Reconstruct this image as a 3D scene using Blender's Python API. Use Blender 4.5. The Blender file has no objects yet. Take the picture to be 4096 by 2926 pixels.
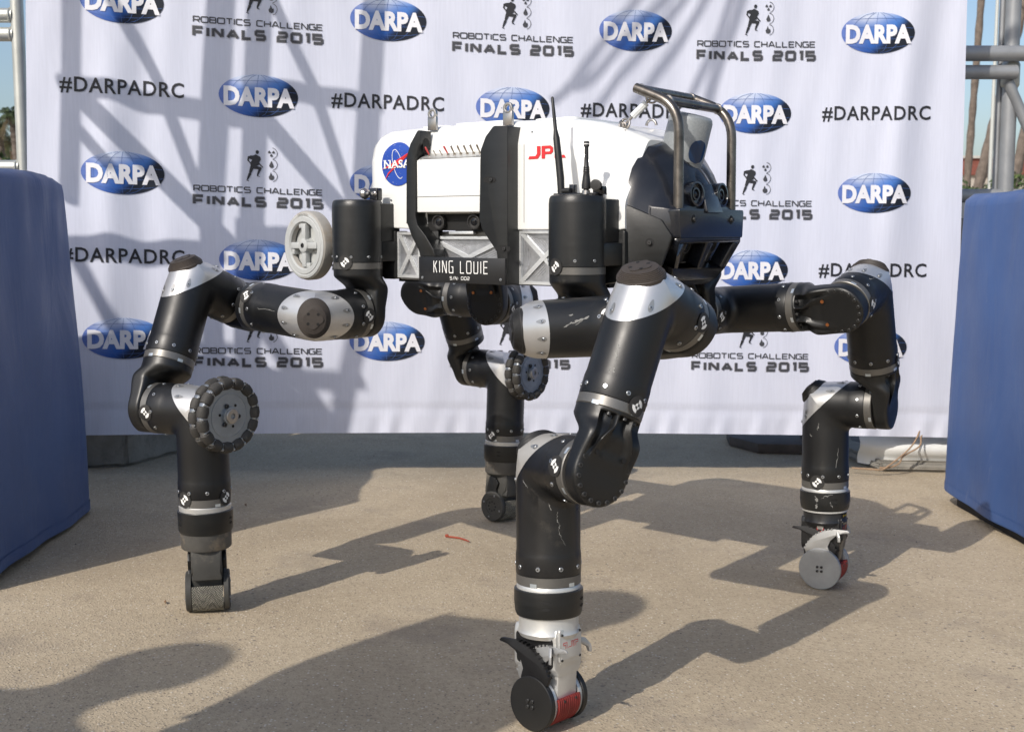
import bpy, bmesh, math, random
from mathutils import Vector, Matrix
PI = math.pi
rnd = random.Random(7)
V = Vector
scene = bpy.context.scene
COL = scene.collection

# ------------------------------------------------------------------ camera
F_PX, PITCH, CAM_H = 4843.88, math.radians(6.2916), 0.889      # focal length in pixels of a 4096 wide picture
cam_d = bpy.data.cameras.new('camera')
cam = bpy.data.objects.new('camera', cam_d)
COL.objects.link(cam)
cam.location = (0, 0, CAM_H)
cam.rotation_euler = (PI / 2 - PITCH, 0, 0)
cam_d.sensor_width = 36.0
cam_d.lens = 36.0 * F_PX / 4096.0
cam_d.clip_start = 0.05
cam_d.clip_end = 2000
scene.camera = cam
cam_d.dof.use_dof = True
cam_d.dof.focus_distance = 2.55
cam_d.dof.aperture_fstop = 11.0

# ------------------------------------------------------------------ sky, sun, exposure
LIGHT = V((0.775, 1.05, -1.0))                                  # the way sunlight travels
to_sun = -LIGHT.normalized()
SUN_EL = math.asin(to_sun.z)
SUN_ROT = math.atan2(to_sun.x, to_sun.y)
world = bpy.data.worlds.new('World')
scene.world = world
world.use_nodes = True
wn = world.node_tree
wn.nodes.clear()
sky = wn.nodes.new('ShaderNodeTexSky')
sky.sky_type = 'NISHITA'
sky.sun_disc = False
sky.sun_elevation = SUN_EL
sky.sun_rotation = SUN_ROT
sky.altitude = 20
sky.air_density = 1.0
sky.dust_density = 2.4
sky.ozone_density = 2.0
bg = wn.nodes.new('ShaderNodeBackground')
bg.inputs['Strength'].default_value = 0.14
wo = wn.nodes.new('ShaderNodeOutputWorld')
wn.links.new(sky.outputs[0], bg.inputs['Color'])
wn.links.new(bg.outputs[0], wo.inputs['Surface'])
sun_d = bpy.data.lights.new('sun', 'SUN')
sun_d.energy = 3.35
sun_d.angle = math.radians(0.53)
sun_d.color = (1.0, 0.935, 0.85)
sun = bpy.data.objects.new('sun', sun_d)
COL.objects.link(sun)
sun.rotation_euler = LIGHT.to_track_quat('-Z', 'Y').to_euler()
scene.view_settings.view_transform = 'Standard'
scene.view_settings.look = 'None'
scene.view_settings.gamma = 1.0
scene.view_settings.exposure = 0.10
scene.view_settings.use_curve_mapping = False
scene.render.engine = 'CYCLES'
scene.cycles.use_denoising = True
scene.cycles.max_bounces = 6

# ------------------------------------------------------------------ small helpers
def ray(px, py):
    c, s = math.cos(PITCH), math.sin(PITCH)
    x, y = (px - 2048) / F_PX, (py - 1463) / F_PX
    return V((x, c - y * s, -s - y * c))
def proj(P):
    c, s = math.cos(PITCH), math.sin(PITCH)
    x, y, z = P[0], P[1], P[2] - CAM_H
    zc = y * c - z * s
    return (2048 + F_PX * x / zc, 1463 + F_PX * (-y * s - z * c) / zc)
def at_y(px, py, y):                # the point on a ray where the depth coordinate is y
    r = ray(px, py)
    return V((0, 0, CAM_H)) + r * (y / r.y)
def gz(x):                          # the pavement has a slight fall to one side
    return 0.004 - 0.026 * max(-6.0, min(6.0, x))
def sstep(a, b, x):
    t = max(0.0, min(1.0, (x - a) / (b - a)))
    return t * t * (3 - 2 * t)
def frame(d):
    d = V(d).normalized()
    u = V((0, 0, 1)) if abs(d.z) < 0.9 else V((1, 0, 0))
    e = d.cross(u).normalized()
    return d, e, d.cross(e)

# ------------------------------------------------------------------ materials
MATS = {}
def mat(name, base, rough=0.5, metal=0.0, vary=0.0, vscale=8.0, bump=0.0, bscale=60.0, coat=0.0, spec=0.5,
        wear=None, wscale=14.0, wlo=0.62, whi=0.70, rvar=0.0, stretch=None):
    m = bpy.data.materials.new(name)
    m.use_nodes = True
    nt = m.node_tree
    b = nt.nodes['Principled BSDF']
    b.inputs['Base Color'].default_value = (*base, 1)
    b.inputs['Roughness'].default_value = rough
    b.inputs['Metallic'].default_value = metal
    b.inputs['Coat Weight'].default_value = coat
    b.inputs['Coat Roughness'].default_value = 0.12
    b.inputs['Specular IOR Level'].default_value = spec
    tc = nt.nodes.new('ShaderNodeTexCoord')
    src = tc.outputs['Object']
    if stretch:
        mp = nt.nodes.new('ShaderNodeMapping')
        mp.inputs['Scale'].default_value = stretch
        nt.links.new(src, mp.inputs['Vector'])
        src = mp.outputs['Vector']
    def noise(scale, detail=6, rough_=0.6):
        n = nt.nodes.new('ShaderNodeTexNoise')
        n.inputs['Scale'].default_value = scale
        n.inputs['Detail'].default_value = detail
        n.inputs['Roughness'].default_value = rough_
        nt.links.new(src, n.inputs['Vector'])
        return n
    col = None
    if vary:
        n = noise(vscale)
        r = nt.nodes.new('ShaderNodeValToRGB')
        r.color_ramp.elements[0].position = 0.3
        r.color_ramp.elements[1].position = 0.72
        r.color_ramp.elements[0].color = (*[max(0, c * (1 - vary)) for c in base], 1)
        r.color_ramp.elements[1].color = (*[min(1, c * (1 + vary)) for c in base], 1)
        nt.links.new(n.outputs['Fac'], r.inputs['Fac'])
        col = r.outputs['Color']
        nt.links.new(col, b.inputs['Base Color'])
    if rvar:
        n = noise(vscale * 2.3)
        mr = nt.nodes.new('ShaderNodeMapRange')
        mr.inputs['From Min'].default_value = 0.3
        mr.inputs['From Max'].default_value = 0.7
        mr.inputs['To Min'].default_value = max(0.03, rough - rvar)
        mr.inputs['To Max'].default_value = min(1, rough + rvar)
        nt.links.new(n.outputs['Fac'], mr.inputs['Value'])
        nt.links.new(mr.outputs['Result'], b.inputs['Roughness'])
    if wear:
        n = noise(wscale, 10, 0.72)
        r = nt.nodes.new('ShaderNodeValToRGB')
        r.color_ramp.elements[0].position = wlo
        r.color_ramp.elements[1].position = whi
        r.color_ramp.elements[0].color = (0, 0, 0, 1)
        r.color_ramp.elements[1].color = (1, 1, 1, 1)
        nt.links.new(n.outputs['Fac'], r.inputs['Fac'])
        mx = nt.nodes.new('ShaderNodeMix')
        mx.data_type = 'RGBA'
        nt.links.new(r.outputs['Color'], mx.inputs['Factor'])
        if col:
            nt.links.new(col, mx.inputs[6])
        else:
            mx.inputs[6].default_value = (*base, 1)
        mx.inputs[7].default_value = (*wear, 1)
        nt.links.new(mx.outputs[2], b.inputs['Base Color'])
    if bump:
        n = noise(bscale, 4)
        bp = nt.nodes.new('ShaderNodeBump')
        bp.inputs['Strength'].default_value = bump
        bp.inputs['Distance'].default_value = 0.004
        nt.links.new(n.outputs['Fac'], bp.inputs['Height'])
        nt.links.new(bp.outputs['Normal'], b.inputs['Normal'])
    MATS[name] = m
    return m

mat('black_link', (0.0065, 0.007, 0.008), 0.41, 0.0, 0.35, 5, 0.03, 90, wear=(0.045, 0.042, 0.036), wscale=9, wlo=0.60, whi=0.90, rvar=0.07, spec=0.5)
mat('black_dusty', (0.010, 0.010, 0.0105), 0.36, 0.0, 0.4, 6, 0.05, 90, wear=(0.085, 0.075, 0.06), wscale=7, wlo=0.56, whi=0.82, rvar=0.1)
mat('black_yoke', (0.007, 0.0075, 0.008), 0.40, 0.0, 0.3, 8, 0.05, 120, wear=(0.07, 0.065, 0.055), wscale=12, wlo=0.64, whi=0.85, spec=0.5)
mat('black_printed', (0.010, 0.0108, 0.0112), 0.36, 0.0, 0.25, 12, 0.10, 300, rvar=0.06, spec=0.5, stretch=(1, 1, 6))
mat('black_gloss', (0.012, 0.013, 0.017), 0.20, 0.0, 0.2, 8, 0.03, 200, coat=0.3)
mat('black_head', (0.011, 0.0125, 0.017), 0.27, 0.0, 0.2, 8, 0.06, 260, coat=0.25, stretch=(1, 1, 5))
mat('black_rubber', (0.022, 0.021, 0.02), 0.62, 0.0, 0.3, 10, 0.10, 200)
mat('hole_black', (0.004, 0.004, 0.004), 0.7)
mat('silver_cap', (0.60, 0.60, 0.60), 0.38, 0.75, 0.10, 10, 0.02, 200, wear=(0.42, 0.38, 0.33), wscale=10, wlo=0.66, whi=0.75)
mat('silver_dirty', (0.52, 0.50, 0.46), 0.45, 0.55, 0.15, 8, 0.02, 200, wear=(0.30, 0.24, 0.17), wscale=6, wlo=0.50, whi=0.75)
mat('ring_grey', (0.17, 0.165, 0.155), 0.42, 0.65, 0.12, 10, 0.02, 200)
mat('ring_key', (0.62, 0.68, 0.72), 0.30, 0.7)
mat('machined', (0.68, 0.70, 0.71), 0.46, 0.65, 0.12, 30, 0.10, 160, stretch=(1, 1, 9))
mat('steel', (0.42, 0.40, 0.38), 0.32, 0.9, 0.2, 14)
mat('bolt', (0.40, 0.42, 0.44), 0.35, 0.85)
mat('bolt_dark', (0.05, 0.05, 0.05), 0.4, 0.5)
mat('pad_brown', (0.042, 0.034, 0.029), 0.60, 0.0, 0.3, 14, 0.06, 200)
mat('pad_black', (0.016, 0.0155, 0.015), 0.50, 0.0, 0.3, 14, 0.06, 200)
mat('white_shell', (0.80, 0.81, 0.79), 0.22, 0.0, 0.03, 6, coat=0.5)
mat('white_box', (0.78, 0.79, 0.78), 0.35)
mat('nameplate', (0.012, 0.0125, 0.014), 0.38)
mat('print_white', (0.80, 0.80, 0.78), 0.5)
mat('print_red', (0.62, 0.025, 0.03), 0.45)
mat('print_blue', (0.012, 0.06, 0.36), 0.45)
mat('lidar', (0.27, 0.29, 0.30), 0.48, 0.2, 0.14, 240, coat=0.2)
mat('lidar_window', (0.006, 0.03, 0.085), 0.08, 0.0)
mat('lens', (0.004, 0.005, 0.008), 0.06)
mat('handle_steel', (0.16, 0.145, 0.13), 0.33, 0.85, 0.5, 22, 0.03, 200, rvar=0.1)
mat('sleeve', (0.70, 0.73, 0.74), 0.30)
mat('wheel_grey', (0.43, 0.445, 0.44), 0.55, 0.0, 0.08, 16, 0.05, 160, wear=(0.33, 0.28, 0.22), wscale=8, wlo=0.58, whi=0.75)
mat('tread_grey', (0.36, 0.345, 0.315), 0.7, 0.0, 0.2, 16, 0.10, 160, wear=(0.24, 0.18, 0.12), wscale=8, wlo=0.5, whi=0.7)
mat('omni_plate', (0.30, 0.33, 0.36), 0.40, 0.6, 0.12, 26, 0.02, 200)
mat('omni_roller', (0.045, 0.042, 0.038), 0.68, 0.0, 0.35, 18, 0.10, 200)
mat('claw_silver', (0.42, 0.42, 0.415), 0.45, 0.7, 0.1, 30)
mat('claw_dark', (0.010, 0.010, 0.011), 0.45, 0.2, 0.3, 30)
mat('disc_steel', (0.34, 0.35, 0.36), 0.48, 0.6, 0.12, 22, 0.02, 200)
mat('disc_black', (0.009, 0.0088, 0.0085), 0.50, 0.0, 0.35, 12, 0.04, 200)
mat('hand_silver', (0.62, 0.62, 0.60), 0.40, 0.6, 0.10, 14)
mat('hand_black', (0.017, 0.017, 0.018), 0.30, 0.1, 0.3, 14)
mat('red_pad', (0.21, 0.018, 0.015), 0.55, 0.0, 0.25, 26, 0.05, 200)
mat('carbon', (0.012, 0.012, 0.013), 0.32, 0.0, 0.5, 180)
mat('label_yellow', (0.50, 0.36, 0.02), 0.5)
mat('copper', (0.55, 0.20, 0.07), 0.35, 0.8)
mat('toggle', (0.55, 0.50, 0.44), 0.22, 0.95)
mat('toggle_red', (0.45, 0.06, 0.06), 0.35)
mat('antenna', (0.014, 0.0145, 0.015), 0.45)
mat('tape_grey', (0.075, 0.072, 0.066), 0.60, 0.0, 0.35, 12, 0.12, 90, wear=(0.22, 0.18, 0.13), wscale=9, wlo=0.55, whi=0.7)
mat('foot_grey', (0.045, 0.044, 0.040), 0.62, 0.0, 0.35, 10, 0.12, 200, wear=(0.15, 0.13, 0.10), wscale=10, wlo=0.56, whi=0.78)
mat('pocket_grey', (0.36, 0.36, 0.355), 0.35, 0.7)
mat('scuff', (0.20, 0.20, 0.19), 0.6, 0.1)
mat('machined_floor', (0.44, 0.45, 0.47), 0.46, 0.8, 0.2, 40, 0.08, 160)
mat('seam', (0.36, 0.37, 0.37), 0.6)
mat('wire_red', (0.5, 0.02, 0.02), 0.4)

# ------------------------------------------------------------------ mesh building
class MB:
    def __init__(s):
        s.v, s.f, s.m = [], [], []
        s.mi = 0
    def add(s, vs, fs):
        o = len(s.v)
        s.v += [V(p) for p in vs]
        for f in fs:
            s.f.append(tuple(i + o for i in f))
            s.m.append(s.mi)
        return s
    def grid(s, rows, close=False, flip=False):
        n = len(rows[0])
        vs = [p for r in rows for p in r]
        fs = []
        for i in range(len(rows) - 1):
            for j in range(n if close else n - 1):
                k = (j + 1) % n
                q = (i * n + j, i * n + k, (i + 1) * n + k, (i + 1) * n + j)
                fs.append(q[::-1] if flip else q)
        return s.add(vs, fs)
    def box(s, c, h, ax=None):
        c = V(c)
        ex, ey, ez = ax if ax else (V((1, 0, 0)), V((0, 1, 0)), V((0, 0, 1)))
        vs = [c + ex * (h[0] * i) + ey * (h[1] * j) + ez * (h[2] * k) for i in (-1, 1) for j in (-1, 1) for k in (-1, 1)]
        return s.add(vs, [(0, 1, 3, 2), (4, 6, 7, 5), (0, 4, 5, 1), (2, 3, 7, 6), (0, 2, 6, 4), (1, 5, 7, 3)])
    def lathe(s, o, d, prof, seg=32, a0=0.0, a1=None, cap=True):
        # prof: list of (distance along d, radius)
        d, e, g = frame(d)
        o = V(o)
        full = a1 is None
        n = seg if full else seg + 1
        rows = []
        for t, r in prof:
            rows.append([o + d * t + (e * math.cos(a) + g * math.sin(a)) * r for a in
                         [(a0 + (2 * PI if full else a1 - a0) * k / seg) for k in range(n)]])
        s.grid(rows, close=full, flip=True)
        if cap and full:
            for row, rev in ((rows[0], False), (rows[-1], True)):
                i = len(s.v)
                s.v += row
                ids = list(range(i, i + n))
                s.f.append(tuple(ids[::-1] if rev else ids))
                s.m.append(s.mi)
        return s
    def cyl(s, p, q, r, seg=20, r2=None):
        p, q = V(p), V(q)
        L = (q - p).length
        return s.lathe(p, q - p, [(0, r), (L, r if r2 is None else r2)], seg)
    def tube(s, pts, r, seg=10, close=False, cap=True):
        pts = [V(p) for p in pts]
        n = len(pts)
        rr = r if isinstance(r, (list, tuple)) else [r] * n
        rows = []
        up = None
        for i in range(n):
            if close:
                t = (pts[(i + 1) % n] - pts[i - 1]).normalized()
            else:
                t = (pts[min(i + 1, n - 1)] - pts[max(i - 1, 0)]).normalized()
            if up is None:
                up = t.orthogonal().normalized()
            up = (up - t * up.dot(t)).normalized()
            w = t.cross(up)
            rows.append([pts[i] + (up * math.cos(2 * PI * k / seg) + w * math.sin(2 * PI * k / seg)) * rr[i] for k in range(seg)])
        if close:
            rows.append(rows[0])
        s.grid(rows, close=True, flip=False)
        if cap and not close:
            i = len(s.v)
            s.v += rows[0] + rows[-1]
            s.f += [tuple(range(i + seg - 1, i - 1, -1)), tuple(range(i + seg, i + 2 * seg))]
            s.m += [s.mi, s.mi]
        return s
    def prism(s, poly, fn, t0, t1):
        # poly: 2-D outline; fn(a, b, t) -> point
        n = len(poly)
        vs = [fn(a, b, t0) for a, b in poly] + [fn(a, b, t1) for a, b in poly]
        fs = [tuple(range(n)), tuple(range(2 * n - 1, n - 1, -1))]
        for i in range(n):
            j = (i + 1) % n
            fs.append((i, i + n, j + n, j))
        return s.add(vs, fs)
    def ribbon(s, pts, w, fn, close=False):
        # flat stroke of width w along 2-D points
        n = len(pts)
        Lf, Rt = [], []
        for i in range(n):
            a = pts[(i - 1) % n] if (close or i > 0) else None
            b = pts[(i + 1) % n] if (close or i < n - 1) else None
            p = pts[i]
            def un(q, r):
                dx, dy = r[0] - q[0], r[1] - q[1]
                l = math.hypot(dx, dy) or 1e-9
                return dx / l, dy / l
            if a is None:
                t = un(p, b); nx, ny, k = -t[1], t[0], 1
            elif b is None:
                t = un(a, p); nx, ny, k = -t[1], t[0], 1
            else:
                t1_, t2_ = un(a, p), un(p, b)
                nx, ny = -(t1_[1] + t2_[1]), t1_[0] + t2_[0]
                l = math.hypot(nx, ny) or 1e-9
                nx, ny = nx / l, ny / l
                k = 1 / max(0.35, nx * -t1_[1] + ny * t1_[0])
            Lf.append((p[0] + nx * k * w / 2, p[1] + ny * k * w / 2))
            Rt.append((p[0] - nx * k * w / 2, p[1] - ny * k * w / 2))
        vs = [fn(*q) for q in Lf] + [fn(*q) for q in Rt]
        fs = []
        for i in range(n if close else n - 1):
            j = (i + 1) % n
            fs.append((i, i + n, j + n, j))
        return s.add(vs, fs)
    def flat(s, poly, fn):
        return s.add([fn(*p) for p in poly], [tuple(range(len(poly)))])

def props(o, label=None, cat=None, group=None, kind=None):
    if label: o['label'] = label
    if cat: o['category'] = cat
    if group: o['group'] = group
    if kind: o['kind'] = kind
    return o
def root_loc(p):
    while p is not None and p.parent is not None:
        p = p.parent
    return V(p.location) if p is not None else V((0, 0, 0))
def level(p):
    """things hold parts, parts hold sub-parts, nothing goes deeper"""
    return p.parent if (p is not None and p.parent is not None and p.parent.parent is not None) else p
def finish(me, ang=35):
    for p in me.polygons:
        p.use_smooth = True
    me.set_sharp_from_angle(angle=math.radians(ang))
def make(name, mb, mats, parent=None, base=None, ang=35, bevel=0.0, bseg=2):
    """mesh object from world coordinates; children are stored relative to the base of their thing"""
    parent = level(parent)
    off = root_loc(parent) if parent is not None else V(base or (0, 0, 0))
    me = bpy.data.meshes.new(name)
    me.from_pydata([tuple(p - off) for p in mb.v], [], mb.f)
    for mm in (mats if isinstance(mats, (list, tuple)) else [mats]):
        me.materials.append(MATS[mm])
    if any(mb.m):
        me.polygons.foreach_set('material_index', mb.m)
    me.validate(verbose=False)
    bm = bmesh.new()
    bm.from_mesh(me)
    bmesh.ops.remove_doubles(bm, verts=bm.verts, dist=1e-5)
    bmesh.ops.recalc_face_normals(bm, faces=bm.faces)
    if bevel:
        es = [e for e in bm.edges if len(e.link_faces) == 2 and e.calc_face_angle(0) > math.radians(30)]
        bmesh.ops.bevel(bm, geom=es, offset=bevel, segments=bseg, profile=0.5, affect='EDGES', clamp_overlap=True)
    bm.to_mesh(me)
    bm.free()
    finish(me, ang)
    o = bpy.data.objects.new(name, me)
    COL.objects.link(o)
    if parent is not None:
        o.parent = parent
    else:
        o.location = off
    return o
def empty(name, loc):
    o = bpy.data.objects.new(name, None)
    o.location = loc
    o.empty_display_size = 0.1
    COL.objects.link(o)
    return o
def inst(name, me, mw, parent):
    """a copy sharing mesh data, placed by a world matrix"""
    parent = level(parent)
    o = bpy.data.objects.new(name, me)
    COL.objects.link(o)
    o.parent = parent
    o.matrix_local = Matrix.Translation(-root_loc(parent)) @ mw
    return o
def mat_from(o, x, y, z):
    return Matrix(((x[0], y[0], z[0], o[0]), (x[1], y[1], z[1], o[1]), (x[2], y[2], z[2], o[2]), (0, 0, 0, 1)))
def data_only(name, mb, mats, ang=35, bevel=0.0):
    o = make(name, mb, mats, ang=ang, bevel=bevel)
    me = o.data
    bpy.data.objects.remove(o)
    return me
def roundpoly(pts, rads, seg=5):
    """fillet the corners of a closed outline (rads: one number or one for each corner)"""
    n = len(pts)
    out = []
    for i in range(n):
        r = rads[i] if isinstance(rads, (list, tuple)) else rads
        p, a, b = V(pts[i]), V(pts[i - 1]), V(pts[(i + 1) % n])
        u, w = (a - p), (b - p)
        lu, lw = u.length, w.length
        if r <= 0 or lu < 1e-6 or lw < 1e-6:
            out += [tuple(p)] * (seg + 1) if r > 0 else [tuple(p)]
            continue
        u.normalize(); w.normalize()
        ang = u.angle(w)
        t = min(r / max(1e-4, math.tan(ang / 2)), lu * 0.49, lw * 0.49)
        s0, s1 = p + u * t, p + w * t
        for k in range(seg + 1):
            q = k / seg
            out.append(tuple(s0 * (1 - q) ** 2 + p * (2 * q * (1 - q)) + s1 * q ** 2))
    return out
def text_geo(txt, size=1.0, bold=0.0, space=1.0):
    cu = bpy.data.curves.new('t', 'FONT')
    cu.body = txt
    cu.size = size
    cu.offset = bold
    cu.space_character = space
    cu.resolution_u = 3
    o = bpy.data.objects.new('t', cu)
    COL.objects.link(o)
    dg = bpy.context.evaluated_depsgraph_get()
    me = bpy.data.meshes.new_from_object(o.evaluated_get(dg))
    vs = [(v.co.x, v.co.y) for v in me.vertices]
    fs = [tuple(p.vertices) for p in me.polygons]
    bpy.data.objects.remove(o)
    bpy.data.curves.remove(cu)
    bpy.data.meshes.remove(me)
    return vs, fs
def text_into(mb, txt, w, h, fn, bold=0.0, space=1.0):
    """letters scaled to fill a w x h box centred on 0,0"""
    vs, fs = text_geo(txt, 1.0, bold, space)
    x0, x1 = min(p[0] for p in vs), max(p[0] for p in vs)
    y0, y1 = min(p[1] for p in vs), max(p[1] for p in vs)
    mb.add([fn((p[0] - (x0 + x1) / 2) / (x1 - x0) * w, (p[1] - (y0 + y1) / 2) / (y1 - y0) * h) for p in vs], fs)

# a stroke alphabet: glyph -> (width, [polylines]); corners rounded later
GL = {
 'R': (1, [[(0, 0), (0, 1), (.85, 1), (1, .85), (1, .52), (.85, .42), (0, .42)], [(.55, .42), (1, 0)]]),
 'O': (1.15, [[(.12, 0), (1.03, 0), (1.15, .12), (1.15, .88), (1.03, 1), (.12, 1), (0, .88), (0, .12), (.12, 0)]]),
 'B': (1, [[(0, 0), (0, 1), (.85, 1), (.95, .9), (.95, .6), (.85, .52), (0, .52)], [(.85, .52), (1, .42), (1, .1), (.9, 0), (0, 0)]]),
 'T': (1, [[(0, 1), (1, 1)], [(.5, 1), (.5, 0)]]),
 'I': (.1, [[(.05, 0), (.05, 1)]]),
 'C': (1, [[(1, 1), (.12, 1), (0, .88), (0, .12), (.12, 0), (1, 0)]]),
 'S': (1, [[(1, 1), (.1, 1), (0, .9), (0, .62), (.1, .52), (.9, .52), (1, .42), (1, .1), (.9, 0), (0, 0)]]),
 'H': (1, [[(0, 0), (0, 1)], [(1, 0), (1, 1)], [(0, .5), (1, .5)]]),
 'A': (1.1, [[(0, 0), (.48, 1), (.62, 1), (1.1, 0)], [(.2, .3), (.9, .3)]]),
 'L': (.9, [[(0, 1), (0, 0), (.9, 0)]]),
 'E': (.95, [[(.95, 1), (0, 1), (0, 0), (.95, 0)], [(0, .5), (.85, .5)]]),
 'N': (1.05, [[(0, 0), (0, 1), (.1, 1), (.95, 0), (1.05, 0), (1.05, 1)]]),
 'G': (1, [[(1, 1), (.12, 1), (0, .88), (0, .12), (.12, 0), (1, 0), (1, .5), (.6, .5)]]),
 'F': (.95, [[(0, 0), (0, 1), (.95, 1)], [(0, .48), (.85, .48)]]),
 'K': (.8, [[(0, 0), (0, 1)], [(.8, 1), (0, .42)], [(.28, .62), (.8, 0)]]),
 'U': (1, [[(0, 1), (0, .12), (.12, 0), (.88, 0), (1, .12), (1, 1)]]),
 'P': (1, [[(0, 0), (0, 1), (.85, 1), (1, .85), (1, .55), (.85, .42), (0, .42)]]),
 'D': (1, [[(0, 0), (0, 1), (.8, 1), (1, .8), (1, .2), (.8, 0), (0, 0)]]),
 'J': (.7, [[(.7, 1), (.7, 0), (0, 0)]]),
 'M': (1.1, [[(0, 0), (0, 1), (.55, .4), (1.1, 1), (1.1, 0)]]),
 '0': (1.1, [[(.12, 0), (.98, 0), (1.1, .12), (1.1, .88), (.98, 1), (.12, 1), (0, .88), (0, .12), (.12, 0)]]),
 '1': (.35, [[(0, 1), (.3, 1), (.3, 0)]]),
 '2': (1, [[(0, 1), (.9, 1), (1, .9), (1, .6), (.9, .5), (.1, .5), (0, .4), (0, 0), (1, 0)]]),
 '5': (1, [[(1, 1), (0, 1), (0, .56), (.9, .56), (1, .46), (1, .1), (.9, 0), (0, 0)]]),
 '7': (.9, [[(0, 1), (.9, 1), (.3, 0)]]),
 '/': (.6, [[(0, -.05), (.6, 1.05)]]), ':': (.1, [[(.05, .15), (.05, .3)], [(.05, .6), (.05, .75)]]),
 ' ': (.55, []),
}
# heavy square letters, sharp corners
GB = {
 'F': (1.0, [[(0, 0), (0, 1), (1.0, 1)], [(0, .45), (.9, .45)]]), 'I': (.0, [[(0, 0), (0, 1)]]),
 'N': (1.05, [[(0, 0), (0, 1)], [(1.05, 0), (1.05, 1)], [(.06, .95), (.99, .05)]]), 'A': (1.15, [[(0, 0), (.575, .92)], [(1.15, 0), (.575, .92)], [(.25, .28), (.9, .28)]]),
 'L': (.9, [[(0, 1), (0, 0), (.9, 0)]]), 'S': (1.0, [[(1, 1), (.12, 1), (0, .88), (0, .62), (.12, .5), (.88, .5), (1, .38), (1, .12), (.88, 0), (0, 0)]]),
 '2': (1.0, [[(0, 1), (.87, 1), (1, .87), (1, .62), (.9, .5), (.1, .5), (0, .4), (0, 0), (1, 0)]]), '0': (1.05, [[(.13, 0), (.92, 0), (1.05, .13), (1.05, .87), (.92, 1), (.13, 1), (0, .87), (0, .13), (.13, 0)]]),
 '1': (.3, [[(0, 1), (.3, 1), (.3, 0)]]), '5': (1.0, [[(1, 1), (0, 1), (0, .54), (.88, .54), (1, .42), (1, .12), (.88, 0), (0, 0)]]), ' ': (.35, [])}
def strokes(mb, txt, w, h, th, fn, gap=.28, narrow=None, GL=GL, word=None):
    """stroke letters filling a w x h box centred on 0,0; th = stroke width"""
    sc = narrow or 1.0
    tot = sum(GL[c][0] * sc + gap for c in txt) - gap
    x = 0.0
    w_i = 0
    for c in txt:
        gw, ls = GL[c]
        if c == ' ':
            w_i += 1
        if word is not None and w_i != word:
            ls = []
        for pl in ls:
            pts = [(((x + p[0] * sc) / tot - .5) * (w - th) , (p[1] - .5) * (h - th)) for p in pl]
            closed = len(pts) > 3 and pts[0] == pts[-1]
            mb.ribbon(pts[:-1] if closed else pts, th, fn, closed)
        x += gw * sc + gap

# ================================================================== THE SETTING
def node_mat(name):
    m = bpy.data.materials.new(name)
    m.use_nodes = True
    MATS[name] = m
    nt = m.node_tree
    return m, nt, nt.nodes['Principled BSDF']
def ramp(nt, src, stops):
    r = nt.nodes.new('ShaderNodeValToRGB')
    e = r.color_ramp.elements
    while len(e) < len(stops):
        e.new(0.5)
    for k, (p, c) in enumerate(stops):
        e[k].position = p
        e[k].color = (*c, 1) if len(c) == 3 else c
    nt.links.new(src, r.inputs['Fac'])
    return r.outputs['Color']
def tex(nt, kind, scale, src, **kw):
    n = nt.nodes.new('ShaderNodeTex' + kind)
    n.inputs['Scale'].default_value = scale
    for k, val in kw.items():
        if k in n.inputs:
            n.inputs[k].default_value = val
    nt.links.new(src, n.inputs['Vector'])
    return n
def mix(nt, fac, a, b, mode='MIX'):
    m = nt.nodes.new('ShaderNodeMix')
    m.data_type = 'RGBA'
    m.blend_type = mode
    for inp, val in ((m.inputs['Factor'], fac), (m.inputs[6], a), (m.inputs[7], b)):
        if hasattr(val, 'is_linked') or hasattr(val, 'links'):
            nt.links.new(val, inp)
        elif isinstance(val, (int, float)):
            inp.default_value = val
        else:
            inp.default_value = (*val, 1)
    return m.outputs[2]

# worn, sun-bleached asphalt: tan dust in the surface, light and dark stones
m, nt, b = node_mat('pavement')
tc = nt.nodes.new('ShaderNodeTexCoord').outputs['Object']
big = tex(nt, 'Noise', 1.3, tc, Detail=10, Roughness=.68, Distortion=.4)
c1 = ramp(nt, big.outputs['Fac'], [(.30, (.350, .285, .198)), (.52, (.430, .354, .250)), (.75, (.495, .414, .298))])
fine = tex(nt, 'Noise', 95, tc, Detail=7, Roughness=.75)
c2 = ramp(nt, fine.outputs['Fac'], [(.30, (.74, .72, .70)), (.5, (1.0, 1.0, 1.0)), (.70, (1.16, 1.16, 1.15))])
c = mix(nt, 1.0, c1, c2, 'MULTIPLY')
st = tex(nt, 'Voronoi', 150, tc, Randomness=1.0)
stone_col = tex(nt, 'Voronoi', 150, tc, Randomness=1.0)
sep = nt.nodes.new('ShaderNodeSeparateColor')
nt.links.new(stone_col.outputs['Color'], sep.inputs['Color'])
inside = ramp(nt, st.outputs['Distance'], [(.28, (1, 1, 1)), (.42, (0, 0, 0))])
light_on = ramp(nt, sep.outputs['Red'], [(.88, (0, 0, 0)), (.92, (1, 1, 1))])
dark_on = ramp(nt, sep.outputs['Green'], [(.86, (0, 0, 0)), (.90, (1, 1, 1))])
fl = mix(nt, 1.0, inside, light_on, 'MULTIPLY')
fd = mix(nt, 1.0, inside, dark_on, 'MULTIPLY')
c = mix(nt, fl, c, (.60, .545, .45))
c = mix(nt, fd, c, (.24, .20, .155))
st2 = tex(nt, 'Voronoi', 46, tc, Randomness=1.0)
sep2 = nt.nodes.new('ShaderNodeSeparateColor')
nt.links.new(st2.outputs['Color'], sep2.inputs['Color'])
in2 = ramp(nt, st2.outputs['Distance'], [(.16, (1, 1, 1)), (.24, (0, 0, 0))])
on2 = ramp(nt, sep2.outputs['Blue'], [(.90, (0, 0, 0)), (.92, (1, 1, 1))])
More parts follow.
